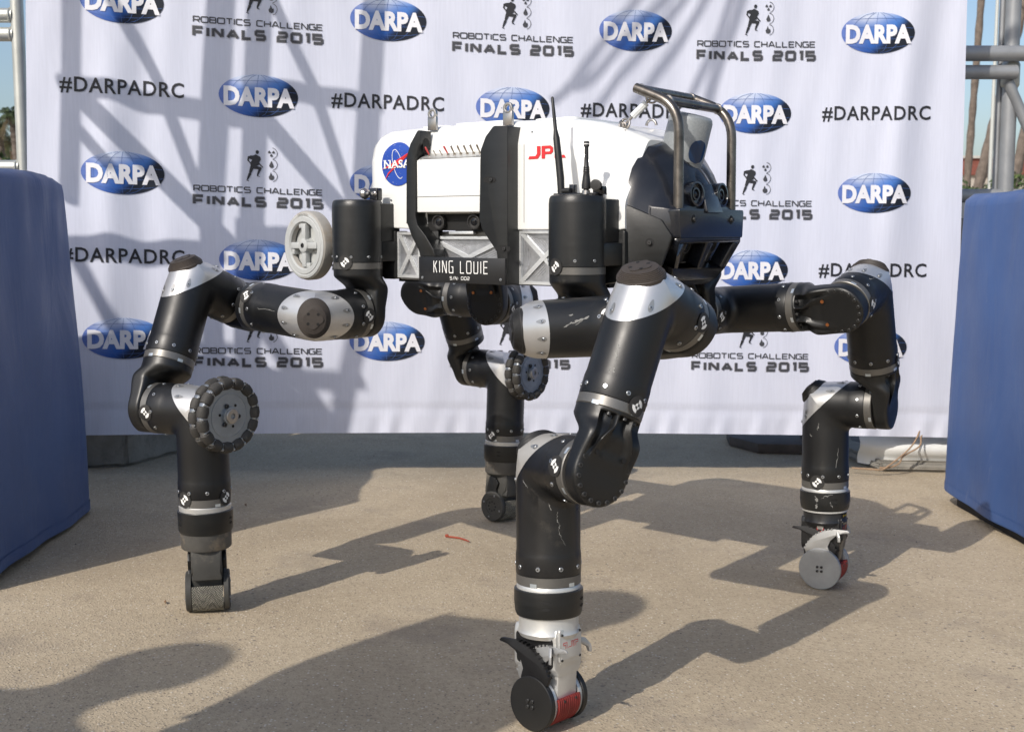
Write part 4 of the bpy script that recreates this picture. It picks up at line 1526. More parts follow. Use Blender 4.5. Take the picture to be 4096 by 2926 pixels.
# ------------------------------------------------------------------ scuffs worn into the tubes, each on its own surface
def scuff(P, d, r, lines, parent_name='scuff_mark', matn='scuff'):
    d = d.normalized()
    o = V((0, 0, CAM_H))
    def hit(px, py):
        k = ray(px, py).normalized()
        w0 = o - P
        kp, wp = k - d * k.dot(d), w0 - d * w0.dot(d)
        A_, B_, C_ = kp.dot(kp), 2 * kp.dot(wp), wp.dot(wp) - r * r
        q = B_ * B_ - 4 * A_ * C_
        if q < 0:
            return None
        return o + k * ((-B_ - math.sqrt(q)) / (2 * A_) - .0006)
    rr = random.Random(int(P.x * 1e4) + len(lines))
    for pl, w in lines:
        pts = []
        for i in range(len(pl) - 1):
            n = 7
            for k in range(n):
                t = k / n
                pts.append((pl[i][0] + (pl[i + 1][0] - pl[i][0]) * t + rr.uniform(-3, 3), pl[i][1] + (pl[i + 1][1] - pl[i][1]) * t + rr.uniform(-3, 3)))
        pts.append(pl[-1])
        L, Rr = [], []
        for i, p in enumerate(pts):
            a, b = pts[max(i - 1, 0)], pts[min(i + 1, len(pts) - 1)]
            dx, dy = b[0] - a[0], b[1] - a[1]
            l = math.hypot(dx, dy) or 1
            ww = w * rr.uniform(.15, 1.0) * (math.sin(PI * (i + .3) / len(pts)) ** .5)
            h1, h2 = hit(p[0] - dy / l * ww / 2, p[1] + dx / l * ww / 2), hit(p[0] + dy / l * ww / 2, p[1] - dx / l * ww / 2)
            if h1 is None or h2 is None:
                continue
            L.append(h1); Rr.append(h2)
        if len(L) > 1:
            make(parent_name, MB().grid([L, Rr]), matn, robot, ang=80)
N_, L_, R_ = LIMB['N'], LIMB['L'], LIMB['R']
scuff(N_['A'], N_['Y2'] - N_['A'], R, [([(2254, 1312), (2285, 1292), (2330, 1276), (2372, 1260)], 11), ([(2275, 1262), (2290, 1256)], 9), ([(2300, 1300), (2345, 1268)], 5)])
scuff(N_['B'], N_['Y3'] - N_['B'], R, [([(2472, 1375), (2476, 1392)], 12), ([(2468, 1400), (2462, 1440)], 10), ([(2452, 1490), (2458, 1470)], 14), ([(2455, 1500), (2448, 1520)], 9), ([(2440, 1465), (2436, 1490)], 5)])
scuff(N_['C'], N_['d6'], R, [([(2230, 2045), (2226, 2075), (2238, 2100), (2236, 2130), (2262, 2180)], 4), ([(2196, 2010), (2205, 2040)], 5), ([(2090, 1920), (2110, 1950)], 4)])
scuff(L_['A'], L_['Y2'] - L_['A'], R, [([(1028, 1232), (1098, 1244)], 4)])
scuff(R_['C'], R_['d6'], R, [([(3275, 1690), (3270, 1720)], 4), ([(3355, 1790), (3345, 1880)], 4), ([(3240, 1735), (3246, 1745)], 4)])
scuff(R_['B'], R_['B'] - R_['Y2'], R, [([(3465, 1122), (3500, 1108)], 4), ([(3520, 1110), (3530, 1100)], 3)])
E6 = R_['E']
scuff(E6, R_['d6'], R * 1.083, [([(3262, 1985), (3270, 2005)], 14), ([(3268, 2010), (3264, 2032)], 12), ([(3285, 1990), (3330, 1978)], 8), ([(3320, 2005), (3330, 2030)], 6)])

# ------------------------------------------------------------------ body
def lb(c, h, mb=None):
    """box in body coordinates"""
    mb = mb or MB()
    return mb.box(W(*c), h, (FW, SD, UP))
def side_prism(poly, s0, s1, mb=None):
    mb = mb or MB()
    return mb.prism(poly, lambda a, b_, t: W(a, t, b_), s0, s1)

# white shell: sections across, rounded knees
def shell_section(u, wb, wt, zb, zk, zt, r1, r2):
    poly = [(-wb, zb), (wb, zb), (wb, zk), (wt, zt), (-wt, zt), (-wb, zk)]
    pts = roundpoly(poly, [.004, .004, r1, r2, r2, r1], 6)
    return [W(u, s, z) for s, z in pts]
sec = [
 (-.380, .09, .08, .975, 1.015, 1.030, .01, .02), (-.378, .13, .12, .960, 1.030, 1.052, .01, .025), (-.368, .160, .150, .952, 1.045, 1.082, .02, .035),
 (-.350, .180, .168, .948, 1.060, 1.108, .03, .04), (-.325, .190, .176, .946, 1.070, 1.123, .03, .04), (-.295, .194, .180, .944, 1.075, 1.130, .03, .04),
 (-.2935, .194, .180, .900, 1.075, 1.130, .03, .04), (-.20, .195, .181, .896, 1.078, 1.133, .03, .04), (-.05, .195, .181, .894, 1.08, 1.135, .03, .04),
 (.10, .195, .181, .894, 1.08, 1.134, .03, .04), (.225, .195, .181, .894, 1.08, 1.130, .03, .04), (.255, .195, .172, .894, 1.062, 1.127, .03, .035),
 (.285, .195, .155, .894, 1.035, 1.122, .04, .035), (.315, .195, .132, .894, 1.000, 1.112, .05, .03), (.340, .194, .112, .894, .972, 1.100, .05, .03), (.362, .192, .100, .894, .958, 1.090, .04, .03), (.372, .188, .096, .896, .950, 1.084, .03, .03)]
rows = [shell_section(*s) for s in sec]
mb = MB()
mb.grid(rows, close=True)
mb.add(rows[0], [tuple(range(len(rows[0])))])
mb.add(rows[-1], [tuple(range(len(rows[-1])))])
shell = make('body_shell', mb, 'white_shell', robot, ang=32)
# low raised lids along the top of the shell
for u0, u1, w_ in ((-.25, -.16, .12), (-.13, .05, .14), (.085, .20, .12)):
    mb = MB().prism(roundpoly([(u0, -w_), (u1, -w_), (u1, w_), (u0, w_)], .02, 4), lambda a, b_, t: W(a, b_, t), 1.128, 1.1405)
    make('top_lid', mb, 'white_shell', shell, ang=30, bevel=.003)

# decals on the shell side
def dec(u, z, off=.0012, tilt=0.0):
    def fn(a, b_):
        # follows the slight lean of the side above the knee
        zz = z + b_
        s = .195 - max(0, zz - 1.079) * .26
        return W(u + a, s + off, zz)
    return fn
mb = MB()
N = 48
rr = .051
f0 = dec(-.252, 1.049, .0015)
mb.grid([[f0(rr * q * math.cos(2 * PI * k / N), rr * q * math.sin(2 * PI * k / N)) for k in range(N)] for q in (.01, .3, .5, .65, .75, .85, .93, 1.0)], close=True)
nasa = make('round_emblem', mb, 'print_blue', shell)
mb = MB()
f1 = dec(-.252, 1.049, .0022)
mb.ribbon([(.016 * math.cos(t) * .9 + .036 * math.sin(t) * -.25, .034 * math.sin(t)) for t in [2 * PI * k / 40 for k in range(34)]], .0014, f1)
r_ = random.Random(4)
for k in range(34):
    t, q = r_.uniform(0, 2 * PI), rr * .93 * math.sqrt(r_.random())
    x_, y_ = q * math.cos(t), q * math.sin(t)
    if abs(y_) < .010:
        continue
    e_ = r_.uniform(.0004, .0008)
    mb.flat([(x_ - e_, y_), (x_, y_ - e_), (x_ + e_, y_), (x_, y_ + e_)], f1)
make('emblem_orbit', mb, 'print_white', nasa)
mb = MB()
f2 = dec(-.252, 1.049, .0030)
mb.flat([(-.050, -.012), (-.030, -.0035), (.046, .030), (.046, .024), (-.020, -.006)], f2)
mb.flat([(-.042, -.040), (-.030, -.020), (.004, .005), (.046, .030), (.044, .026), (.006, .0), (-.027, -.022)], f2)
make('emblem_vector', mb, 'print_red', nasa)
mb = MB()
f3 = dec(-.252, 1.049, .0040)
text_into(mb, 'NASA', .083, .0185, f3, bold=.02, space=1.0)
x0 = -.0415
for k, (a0, a1) in enumerate(((-.0430, -.0345), (-.0285, -.0225), (-.0215, -.0155), (-.0105, -.0045), (.0205, .0265), (.0365, .0425))):
    mb.flat([(a0, -.0098), (a1, -.0098), (a1, -.0078), (a0, -.0078)], f3)
for a0, a1 in ((-.0430, -.0345), (-.0285, -.0205)):
    mb.flat([(a0, .0078), (a1, .0078), (a1, .0098), (a0, .0098)], f3)
make('emblem_lettering', mb, 'print_white', nasa)
mb = MB()
f4 = dec(.179, 1.060, .0015)
for poly in ([(-.049, -.0135), (-.046, -.0075), (-.030, -.0075), (-.026, -.003), (-.026, .0135), (-.0165, .0135), (-.0165, -.0045), (-.024, -.0135)],
             [(-.0135, -.0135), (-.0135, .0135), (-.0045, .0135), (-.0045, -.0135)],
             [(-.0045, .0075), (-.0045, .0135), (.010, .0135), (.0165, .0095), (.0165, .0005), (.011, -.0045), (-.0045, -.0045), (-.0045, .001), (.007, .001), (.009, .003), (.009, .006), (.007, .0075)],
             [(.0205, .0135), (.0205, -.0135), (.0495, -.0135), (.046, -.0075), (.0295, -.0075), (.0295, .0135)]):
    mb.flat(poly, f4)
make('side_lettering', mb, 'print_red', shell)

# seams and fixings in the shell
for u in (-.212, .118):
    mb = MB()
    mb.ribbon([(0, -.15), (0, -.10), (0, -.05), (0, .015), (0, .019)], .0016, dec(u, 1.060, .0008))
    make('shell_seam', mb, 'seam', shell)
for u, z in ((.30, .905), (.215, .905), (-.225, .912), (.135, 1.105), (-.275, .965)):
    put(SCREW, 'screw', W(u, .1952 - max(0, z - 1.079) * .26, z), SD, shell, .6)

# machined chassis with ribbed pockets
chassis = make('chassis', lb((.02, 0, .833), (.285, .176, .056)), 'machined', robot, bevel=.002)
def pocket(u0, u1, z0, z1, s=.176):
    mb = MB()
    t = .0065
    d0, d1 = s - .001, s + .014
    for poly in ([(u0, z0), (u1, z0), (u1, z0 + t), (u0, z0 + t)], [(u0, z1 - t), (u1, z1 - t), (u1, z1), (u0, z1)],
                 [(u0, z0 + t), (u0 + t, z0 + t), (u0 + t, z1 - t), (u0, z1 - t)], [(u1 - t, z0 + t), (u1, z0 + t), (u1, z1 - t), (u1 - t, z1 - t)]):
        side_prism(poly, d0, d1, mb)
    w = .0048
    for (a, b_), (c_, d_) in (((u0 + t, z0 + t), (u1 - t, z1 - t)), ((u0 + t, z1 - t), (u1 - t, z0 + t))):
        L = math.hypot(c_ - a, d_ - b_)
        nx, nz = -(d_ - b_) / L * w, (c_ - a) / L * w
        side_prism([(a + nx, b_ + nz), (a - nx, b_ - nz), (c_ - nx, d_ - nz), (c_ + nx, d_ + nz)], d0, d1 - .0008 - .0006 * (b_ > z0 + .02), mb)
    make('ribbed_pocket', mb, 'machined', chassis, ang=30)
    # the sloping pocket floors
    mb = MB()
    c0 = ((u0 + u1) / 2, (z0 + z1) / 2)
    cs = [(u0 + t, z0 + t), (u1 - t, z0 + t), (u1 - t, z1 - t), (u0 + t, z1 - t)]
    for k in range(4):
        a, b_ = cs[k], cs[(k + 1) % 4]
        tri = [V(a), V(b_), V(c0)]
        m_ = (tri[0] + tri[1] + tri[2]) / 3
        NT = 6
        for q in range(NT):                                     # terraced by the cutter
            o_, i_ = 1 - q / NT, 1 - (q + .82) / NT
            d_, dn = s + .010 - .009 * q / NT, s + .010 - .009 * (q + 1) / NT
            lv = [[m_ + (p - m_) * f_ for p in tri] for f_ in (o_, i_, max(0, 1 - (q + 1) / NT))]
            for e_ in range(3):
                f_ = (e_ + 1) % 3
                mb.add([W(lv[0][e_].x, d_, lv[0][e_].y), W(lv[0][f_].x, d_, lv[0][f_].y), W(lv[1][f_].x, d_, lv[1][f_].y), W(lv[1][e_].x, d_, lv[1][e_].y)], [(0, 1, 2, 3)])
                mb.add([W(lv[1][e_].x, d_, lv[1][e_].y), W(lv[1][f_].x, d_, lv[1][f_].y), W(lv[2][f_].x, dn, lv[2][f_].y), W(lv[2][e_].x, dn, lv[2][e_].y)], [(0, 1, 2, 3)])
    make('pocket_floor', mb, 'machined_floor', chassis, ang=5)
pocket(-.262, -.190, .782, .890)
pocket(-.160, .066, .784, .880)
pocket(.100, .232, .775, .893)
make('belly_plate', lb((.02, 0, .7755), (.30, .165, .004)), 'black_printed', robot)

# nameplate
npl = make('nameplate', side_prism([(-.150, .777), (.0995, .7745), (.0995, .8325), (-.150, .8335)], .233, .240), 'nameplate', robot, bevel=.0008)
mb = MB()
strokes(mb, 'KING LOUIE', .158, .0285, .0022, lambda a, b_: W(-.026 + a, .2408, .8115 + b_), gap=.42, narrow=.60)
make('plate_lettering', mb, 'print_white', npl)
mb = MB()
strokes(mb, 'S/N: 002', .057, .0078, .0011, lambda a, b_: W(-.028 + a, .2408, .7865 + b_), gap=.40, narrow=.75)
make('serial_lettering', mb, 'print_white', npl)
for u in (-.139, .088):
    put(SCREW, 'screw', W(u, .2402, .786), SD, npl, .75)

# black upright guard frames, lifting lugs, switch box
fr = roundpoly([(.101, 1.117), (.062, 1.119), (.040, 1.097), (.026, 1.068), (.022, .918), (.030, .895), (.070, .848), (.072, .834), (.072, .776), (.101, .774)], [.002, .012, .012, .015, .02, .012, .006, .002, .002, .002], 4)
gr = make('guard_frame', side_prism(fr, .176, .2325), 'black_printed', robot, ang=30, bevel=.006, bseg=3)
for u, z, w_, h_ in ((.052, 1.003, .018, .0075), (.088, .853, .021, .0085)):
    mb = MB().prism([(w_ * math.cos(t), h_ * math.sin(t)) for t in [2 * PI * k / 24 for k in range(24)]], lambda a, b_, t: W(u + a, t, z + b_), .2322, .2332)
    make('slot_hole', mb, 'hole_black', gr)
    put(CAPBOLT, 'cap_bolt', W(u + .005, .2322, z), SD, gr, .9)
fl_ = roundpoly([(-.150, 1.121), (-.158, 1.119), (-.180, 1.090), (-.192, 1.060), (-.194, .915), (-.178, .880), (-.155, .845), (-.152, .832), (-.106, .832), (-.112, .850), (-.135, .880), (-.160, .905), (-.166, .925), (-.166, 1.055), (-.156, 1.078), (-.150, 1.090)], .006, 3)
gl = make('guard_frame', side_prism(fl_, .1935, .2325), 'black_printed', robot, ang=30, bevel=.004, bseg=3)
mb = MB()
side_prism([(-.170, .842), (-.128, .842), (-.128, .900), (-.170, .900)], .178, .196, mb)
make('frame_foot', mb, 'black_printed', gl, bevel=.003)
mb = MB().prism([(-.001 + .012 * math.cos(t), .018 * math.sin(t)) for t in [2 * PI * k / 20 for k in range(20)]], lambda a, b_, t: W(-.1496 + t, .212 + a, 1.085 + b_), 0, .0008)
make('grip_opening', mb, 'hole_black', gl)
for u in (-.155, .064):
    prof = [(.013 * math.cos(t), .013 * math.sin(t)) for t in [PI * k / 14 for k in range(15)]]
    hole = [(.0065 * math.cos(t), .0065 * math.sin(t)) for t in [PI * k / 14 for k in range(15)]]
    o_ = W(u + .004, .186, 1.160)
    mb = MB()
    for t0, t1 in ((-.004, .004),):
        ring_o = [(.0125 * math.cos(2 * PI * k / 28), .0125 * math.sin(2 * PI * k / 28)) for k in range(28)]
        ring_i = [(.0065 * math.cos(2 * PI * k / 28), .0065 * math.sin(2 * PI * k / 28)) for k in range(28)]
        ring_o = [(x_, min(y_, .0125) if y_ > 0 else (y_ if abs(x_) < .0 else y_)) for x_, y_ in ring_o]
        P3 = lambda p, t: o_ + FW * p[0] + UP * p[1] + SD * t
        rws = [[P3(p, t0) for p in ring_o], [P3(p, t1) for p in ring_o], [P3(p, t1) for p in ring_i], [P3(p, t0) for p in ring_i], [P3(p, t0) for p in ring_o]]
        mb.grid(rws, close=True)
        mb.box(o_ + UP * -.022, (.0125, .004, .0155), (FW, SD, UP))
    make('lifting_lug', mb, 'steel', robot, ang=30, bevel=.0008)

bx_ = [(-.165, 1.0525), (.0215, 1.0515), (.0215, .9335), (-.165, .9345)]
box = make('switch_box', MB().add([W(u, s, z) for s, up_ in ((.228, 0), (.190, .017)) for u, z in
           ((-.165, .9345), (.0215, .9335), (.0215, 1.0515 + up_), (-.165, 1.0525 + up_))],
           [(0, 1, 2, 3), (7, 6, 5, 4), (0, 4, 5, 1), (1, 5, 6, 2), (2, 6, 7, 3), (3, 7, 4, 0)]), 'white_box', robot, bevel=.003)
mb = MB().add([W(u, s, z) for u, s, z in ((-.161, .2245, 1.0560), (.0175, .2245, 1.0552), (.0175, .194, 1.0690), (-.161, .194, 1.0700))], [(0, 1, 2, 3)])
make('switch_panel', mb, 'hand_silver', box)
mb = MB().cyl((0, 0, -.001), (0, 0, .004), .0036, 10)
mb.lathe((0, 0, .004), (0, 0, 1), [(0, .0016), (.004, .0018), (.016, .0026), (.018, .0022), (.0195, .0008)], 10)
TOG = data_only('toggle', mb, ['toggle'])
mb = MB().cyl((0, 0, -.001), (0, 0, .004), .0036, 10)
mb.mi = 1
mb.lathe((0, 0, .004), (0, 0, 1), [(0, .0016), (.004, .0018), (.016, .0026), (.018, .0022), (.0195, .0008)], 10)
TOGR = data_only('toggle_red', mb, ['toggle', 'toggle_red'])
for k in range(9):
    u = -.142 + .0185 * k
    n = (UP + SD * .45 + FW * (-.35 if k < 4 else -.22)).normalized()
    put(TOGR if k in (0, 3) else TOG, 'toggle_switch', W(u, .207, 1.063), n, box, .62 if k in (1, 2) else 1.0)
for u in (-.152, .008):
    put(SCREW, 'screw', W(u, .220, 1.0572), UP, box, .7)
mb = MB()
lb((-.072, .2289, .9700), (.0925, .0002, .0004), mb)
make('box_seam', mb, 'ring_grey', box)

# the dark bay under the switch box with two side cameras
make('camera_bay', lb((-.066, .188, .912), (.092, .010, .019)), 'hole_black', robot)
for u in (-.116, -.012):
    d = (SD * .8 + UP * -.05 + FW * .1).normalized()
    cm = make('side_camera', MB().lathe(W(u, .196, .913), d, [(0, .016), (.012, .0165), (.018, .0165), (.0185, .014), (.016, .0125), (.014, .010), (.0135, .001)], 32), 'black_rubber', robot, ang=30)
    make('camera_lens', MB().lathe(W(u, .196, .913) + d * .0142, d, [(0, .0085), (.0012, .006), (.0015, .001)], 24), 'lens', cm)
mb = MB()
lb((-.060, .191, .888), (.036, .006, .0035), mb)
make('camera_bracket', mb, 'machined', robot, bevel=.001)
make('bay_rail', lb((-.047, .1785, .884), (.115, .004, .007)), 'ring_grey', robot, bevel=.001)

# shoulder housings
def housing(u, s, side, near):
    o = W(u, s, .8195)
    prof = [(0, R * 1.035), (.128, R * 1.035), (.138, R * 1.015), (.1435, R * .965), (.1455, R * .88), (.146, .001)]
    h = make('shoulder_housing', MB().lathe(o, UP, prof, 56), 'black_printed', robot, ang=40)
    make('joint_ring', MB().lathe(W(u, s, .8025), UP, [(0, R * .98), (.001, R * 1.01), (.0155, R * 1.01), (.0168, R * .99)], 56), 'ring_grey', h)
    sd = 1 if s > 0 else -1
    # bracket block tying it to the chassis
    uu = 1 if u > 0 else -1
    poly = [(u - uu * .050, s), (u + uu * .058, s), (u + uu * .075, sd * .15), (u - uu * .075, sd * .15)]
    if uu * sd < 0:
        poly = poly[::-1]
    low = MB().prism(poly, lambda a, b_, t: W(a, b_, t), .820, .868)
    make('shoulder_bracket', low, 'black_printed', h, ang=30, bevel=.004)
    up_ = MB().prism(roundpoly([(u - .052, s - sd * .01), (u + .056, s - sd * .01), (u + .060, sd * .170), (u - .060, sd * .170)], .010, 4), lambda a, b_, t: W(a, b_, t), .866, .957)
    make('housing_back', up_, 'black_printed', h, ang=30, bevel=.006, bseg=3)
    if near:
        dd, e, g = frame(UP)
        for k in range(9):
            t = 2 * PI * (k + .3) / 9
            rr = e * math.cos(t) + g * math.sin(t)
            put(SCREW, 'screw', o + UP * .012 + rr * (R * 1.035), rr, h, .8)
    return h
uF, uR, sS = .3011, -.3269, .2571
hF = housing(uF, sS, 1, True)
hR = housing(uR, sS, 1, True)
housing(uF, -sS, -1, False)
housing(uR, -sS, -1, False)
marker(hF, W(uF, sS, .8195), -UP, R * 1.035, (2222, 1075), .0175)
marker(hR, W(uR, sS, .8195), -UP, R * 1.035, (1380, 1043), .0175)
# black side plates beside the housings
make('side_plate', side_prism(roundpoly([(-.330, .885), (-.262, .893), (-.262, .778), (-.300, .778), (-.345, .818)], .006, 3), .150, .196), 'black_printed', robot, bevel=.003)
make('side_plate', side_prism(roundpoly([(.235, .893), (.375, .893), (.375, .790), (.300, .776), (.235, .776)], .006, 3), .150, .192), 'black_printed', robot, bevel=.003)
put(HOLE, 'bolt_hole', W(-.285, .1965, .838), SD, robot, 1.1)
# latch fittings at the top of the housings
mb = MB()
lb((-.292, .230, .978), (.013, .010, .015), mb)
lt = make('latch_block', mb, 'black_gloss', robot, bevel=.004)
make('latch_knob', MB().lathe(W(-.306, .236, .980), -FW, [(0, .005), (.006, .0055), (.009, .011), (.016, .0135), (.023, .011), (.027, .004), (.0272, .001)], 24), 'steel', lt)
make('latch_pin', MB().lathe(W(-.285, .240, .980), SD, [(0, .005), (.004, .005), (.005, .0035), (.010, .0035)], 14), 'steel', lt)

# aerials on the front housing
an = make('whip_aerial', MB().tube([W(.2635, .262, .968), W(.262, .262, .985), W(.2605, .261, 1.000), W(.255, .2605, 1.040), W(.249, .260, 1.082), W(.246, .2595, 1.100), W(.242, .259, 1.130), W(.237, .258, 1.164), W(.2365, .258, 1.167)],
           [.0072, .0075, .0078, .0075, .0070, .0040, .0036, .0032, .002], 14), 'antenna', robot, ang=50)
make('aerial_hinge', MB().lathe(W(.2635, .262, .974), FW, [(-.006, .006), (.022, .006), (.0225, .003)], 16), 'antenna', an)
ab = make('stub_aerial', MB().lathe(W(.325, .262, .966), UP, [(0, .0075), (.004, .0075), (.010, .0055), (.011, .0095), (.020, .0095), (.034, .0075), (.044, .0062), (.046, .0068), (.048, .0060), (.050, .0066), (.052, .0058), (.054, .0063), (.057, .0050), (.075, .0042), (.0955, .0040), (.0956, .0058), (.106, .0058), (.1065, .004)], 18), 'antenna', robot, ang=30)
make('aerial_band', MB().lathe(W(.325, .262, .966), UP, [(.1000, .0059), (.1003, .0060), (.1016, .0060), (.1018, .0059)], 18), 'print_white', ab)
make('aerial_base', MB().lathe(W(.325, .262, .964), UP, [(0, .009), (.010, .008)], 16), 'steel', ab)
mb = MB()
lb((.300, .247, .967), (.052, .022, .002), mb)
lb((.285, .250, .976), (.006, .007, .011), mb)
lb((.350, .250, .974), (.012, .008, .008), mb)
pl_ = make('aerial_plate', mb, 'black_gloss', robot, bevel=.001)
make('plate_knob', MB().lathe(W(.352, .258, .984), (SD + FW * .2), [(0, .008), (.010, .008), (.012, .011), (.018, .011), (.0185, .007)], 20), 'bolt_dark', pl_)
make('clamp_screw', MB().lathe(W(.336, .258, .986), FW, [(0, .004), (.018, .004)], 12), 'steel', pl_)

# spare roller wheel carried at the rear
wax = (SD * .99 - FW * .13).normalized()
wc = W(-.486, .257, .857)
wheel = make('rear_wheel', MB().lathe(wc, wax, [(-.014, .060), (-.014, .078), (-.010, .0835), (.010, .0845), (.018, .0825), (.0215, .079), (.0225, .074), (.0215, .0700), (.0235, .0685), (.0235, .0585), (.019, .0555), (.008, .054)], 64, cap=False), 'tread_grey', robot, ang=30)
make('wheel_wall', MB().lathe(wc, wax, [(.0218, .0795), (.0232, .0740), (.0222, .0705), (.0240, .0690), (.0242, .0585), (.020, .0552)], 64, cap=False), 'wheel_grey', wheel, ang=30)
make('wheel_back', MB().lathe(wc, wax, [(.004, .0560), (.0045, .020), (.012, .018), (.0125, .001)], 48, cap=False), 'wheel_grey', wheel, ang=30)
dd, e, g = frame(wax)
e2 = (UP - dd * UP.dot(dd)).normalized()
g2 = dd.cross(e2)
mb = MB()
for k in range(4):
    t = PI / 2 * k
    r1 = e2 * math.cos(t) + g2 * math.sin(t)
    q1 = -e2 * math.sin(t) + g2 * math.cos(t)
    mb.box(wc + dd * .016 + r1 * .030, (.022, .0078, .007), (r1, q1, dd))
    mb.box(wc + dd * .012 + r1 * .048 + q1 * .008, (.006, .014, .008), (r1, q1, dd))
make('wheel_spoke', mb, 'wheel_grey', wheel, bevel=.002)
make('wheel_hub', MB().lathe(wc, dd, [(.010, .018), (.0245, .017), (.026, .014), (.0262, .0065), (.024, .006), (.0239, .001)], 32), 'wheel_grey', wheel, ang=30)
make('hub_bolt', MB().lathe(wc + dd * .024, dd, [(0, .0058), (.0035, .0055), (.0036, .003), (.001, .0028), (.0009, .0005)], 16), 'bolt_dark', wheel)
def arc_text(txt, r0, a_mid, h, flip):
    mb = MB()
    vs, fs = text_geo(txt, 1.0, .012, 1.15)
    x0, x1 = min(p[0] for p in vs), max(p[0] for p in vs)
    y0, y1 = min(p[1] for p in vs), max(p[1] for p in vs)
    k = h / (y1 - y0)
    out = []
    for p in vs:
        s_ = (p[0] - (x0 + x1) / 2) * k
        y_ = (p[1] - (y0 + y1) / 2) * k
        if flip:
            s_, y_ = -s_, -y_
        an_ = a_mid - s_ / r0 * -1
        out.append(wc + dd * .0240 + (e2 * math.cos(an_) + g2 * math.sin(an_)) * (r0 + y_))
    mb.add(out, fs)
    make('wheel_lettering', mb, 'tread_grey', wheel, ang=60)
arc_text('PERFORMA', .0762, 0.0, .0058, False)
arc_text('colson', .0762, PI, .0058, True)
make('wheel_axle', MB().cyl(wc - dd * .06, wc + dd * .01, .010, 16), 'steel', wheel)
make('wheel_mount', lb((-.425, .185, .857), (.075, .012, .022)), 'black_printed', robot, bevel=.003)

# ------------------------------------------------------------------ head
def sect(u, pts):
    full = pts + [(-s, z) for s, z in pts[::-1]]
    return [W(u, s, z) for s, z in full]
hs = [
 (.364, [(.10, .776), (.160, .784), (.183, .803), (.183, .958), (.152, 1.022), (.104, 1.070), (.04, 1.084)]),
 (.385, [(.10, .772), (.150, .782), (.175, .802), (.171, .950), (.134, 1.030), (.090, 1.068), (.04, 1.078)]),
 (.412, [(.10, .774), (.138, .784), (.164, .808), (.158, .942), (.108, 1.012), (.078, 1.050), (.036, 1.060)]),
 (.418, [(.10, .872), (.138, .874), (.163, .880), (.156, .941), (.104, 1.006), (.074, 1.044), (.036, 1.054)]),
 (.440, [(.095, .876), (.128, .878), (.153, .882), (.148, .939), (.096, .984), (.070, 1.014), (.034, 1.024)]),
 (.456, [(.092, .878), (.122, .880), (.145, .884), (.143, .937), (.094, .952), (.060, .972), (.030, .984)]),
 (.464, [(.090, .882), (.118, .884), (.140, .888), (.139, .934), (.095, .942), (.05, .946), (.025, .948)])]
rows = [sect(*s) for s in hs]
mb = MB()
mb.grid(rows, close=True)
mb.add(rows[0], [tuple(range(14))])
mb.add(rows[-1], [tuple(range(14))])
head = make('head_shell', mb, 'black_head', robot, ang=30, bevel=.0025, bseg=2)
# brow block across the front
brow = MB().prism(roundpoly([(-.142, .877), (.142, .877), (.146, .938), (-.146, .938)], .006, 3), lambda a, b_, t: W(t, a, b_), .430, .476)
bo = make('brow_block', brow, 'black_head', head, ang=30, bevel=.003)
for s in (.085, -.085):
    mb = MB().lathe(W(.4758, s, .916), FW, [(0, .0095), (.0006, .0095)], 20)
    make('bolt_recess', mb, 'hole_black', bo)
    put(CAPBOLT, 'cap_bolt', W(.4762, s, .916), FW, bo, 1.15)
# face frame below the brow with two openings, leaning back to the chin
def face(s, q, d):
    # q 0 = under the brow, 1 = chin; d = depth out of the face
    u = .474 - .040 * q
    z = .878 - .092 * q
    return W(u + d * .92, s, z - d * .38)
mb = MB()
def bar(poly, d0, d1):
    mb.prism(poly, lambda a, b_, t: face(a, b_, t), d0, d1)
bar([(-.138, 0), (.138, 0), (.136, .10), (-.136, .10)], -.03, .002)
bar([(-.114, .72), (.114, .72), (.096, 1.0), (-.096, 1.0)], -.03, .002)
bar([(.136, .10), (.112, .10), (.094, .72), (.114, .72)], -.03, .002)
bar([(-.136, .10), (-.112, .10), (-.094, .72), (-.114, .72)], -.03, .002)
bar([(-.014, .10), (.014, .10), (.012, .72), (-.012, .72)], -.03, .002)
make('face_frame', mb, 'black_head', head, ang=30, bevel=.0035, bseg=3)
mb = MB()
mb.prism([(-.112, .08), (.112, .08), (.094, .75), (-.094, .75)], lambda a, b_, t: face(a, b_, t), -.036, -.034)
make('face_recess', mb, 'hole_black', head)
n_f = (FW * .92 - UP * .38).normalized()
for s in (.058, -.058):
    cm = make('front_camera', MB().lathe(face(s, .30, -.034), n_f, [(0, .016), (.016, .016), (.0175, .014), (.0176, .011), (.014, .0105), (.0139, .001)], 28), 'black_rubber', head, ang=30)
    make('camera_lens', MB().lathe(face(s, .30, -.034) + n_f * .014, n_f, [(0, .009), (.0015, .006), (.002, .001)], 24), 'lens', cm)
    mb = MB().box(face(s, .58, -.031), (.024, .012, .004), (SD, (UP + FW * .4).normalized(), n_f))
    make('camera_board', mb, 'black_rubber', cm, bevel=.001)
# raised panel on the near side of the head
def cheek(u, z, t):
    s0 = .189 - (u - .352) * (.045 / .112) - max(0, .81 - z) * .55
    return W(u, s0 + t, z)
mb = MB().prism(roundpoly([(.358, .952), (.440, .914), (.461, .880), (.440, .820), (.400, .796), (.358, .796)], [.002, .012, .012, .01, .01, .002], 4), cheek, -.006, .0022)
ch = make('cheek_panel', mb, 'black_printed', head, ang=30, bevel=.002)
cb = cheek(.418, .868, .0022)
make('bolt_recess', MB().lathe(cb, (SD + FW * .38).normalized(), [(0, .0092), (.0006, .0092)], 20), 'hole_black', ch)
put(CAPBOLT, 'cap_bolt', cb + SD * .0004, (SD + FW * .38), ch, 1.1)
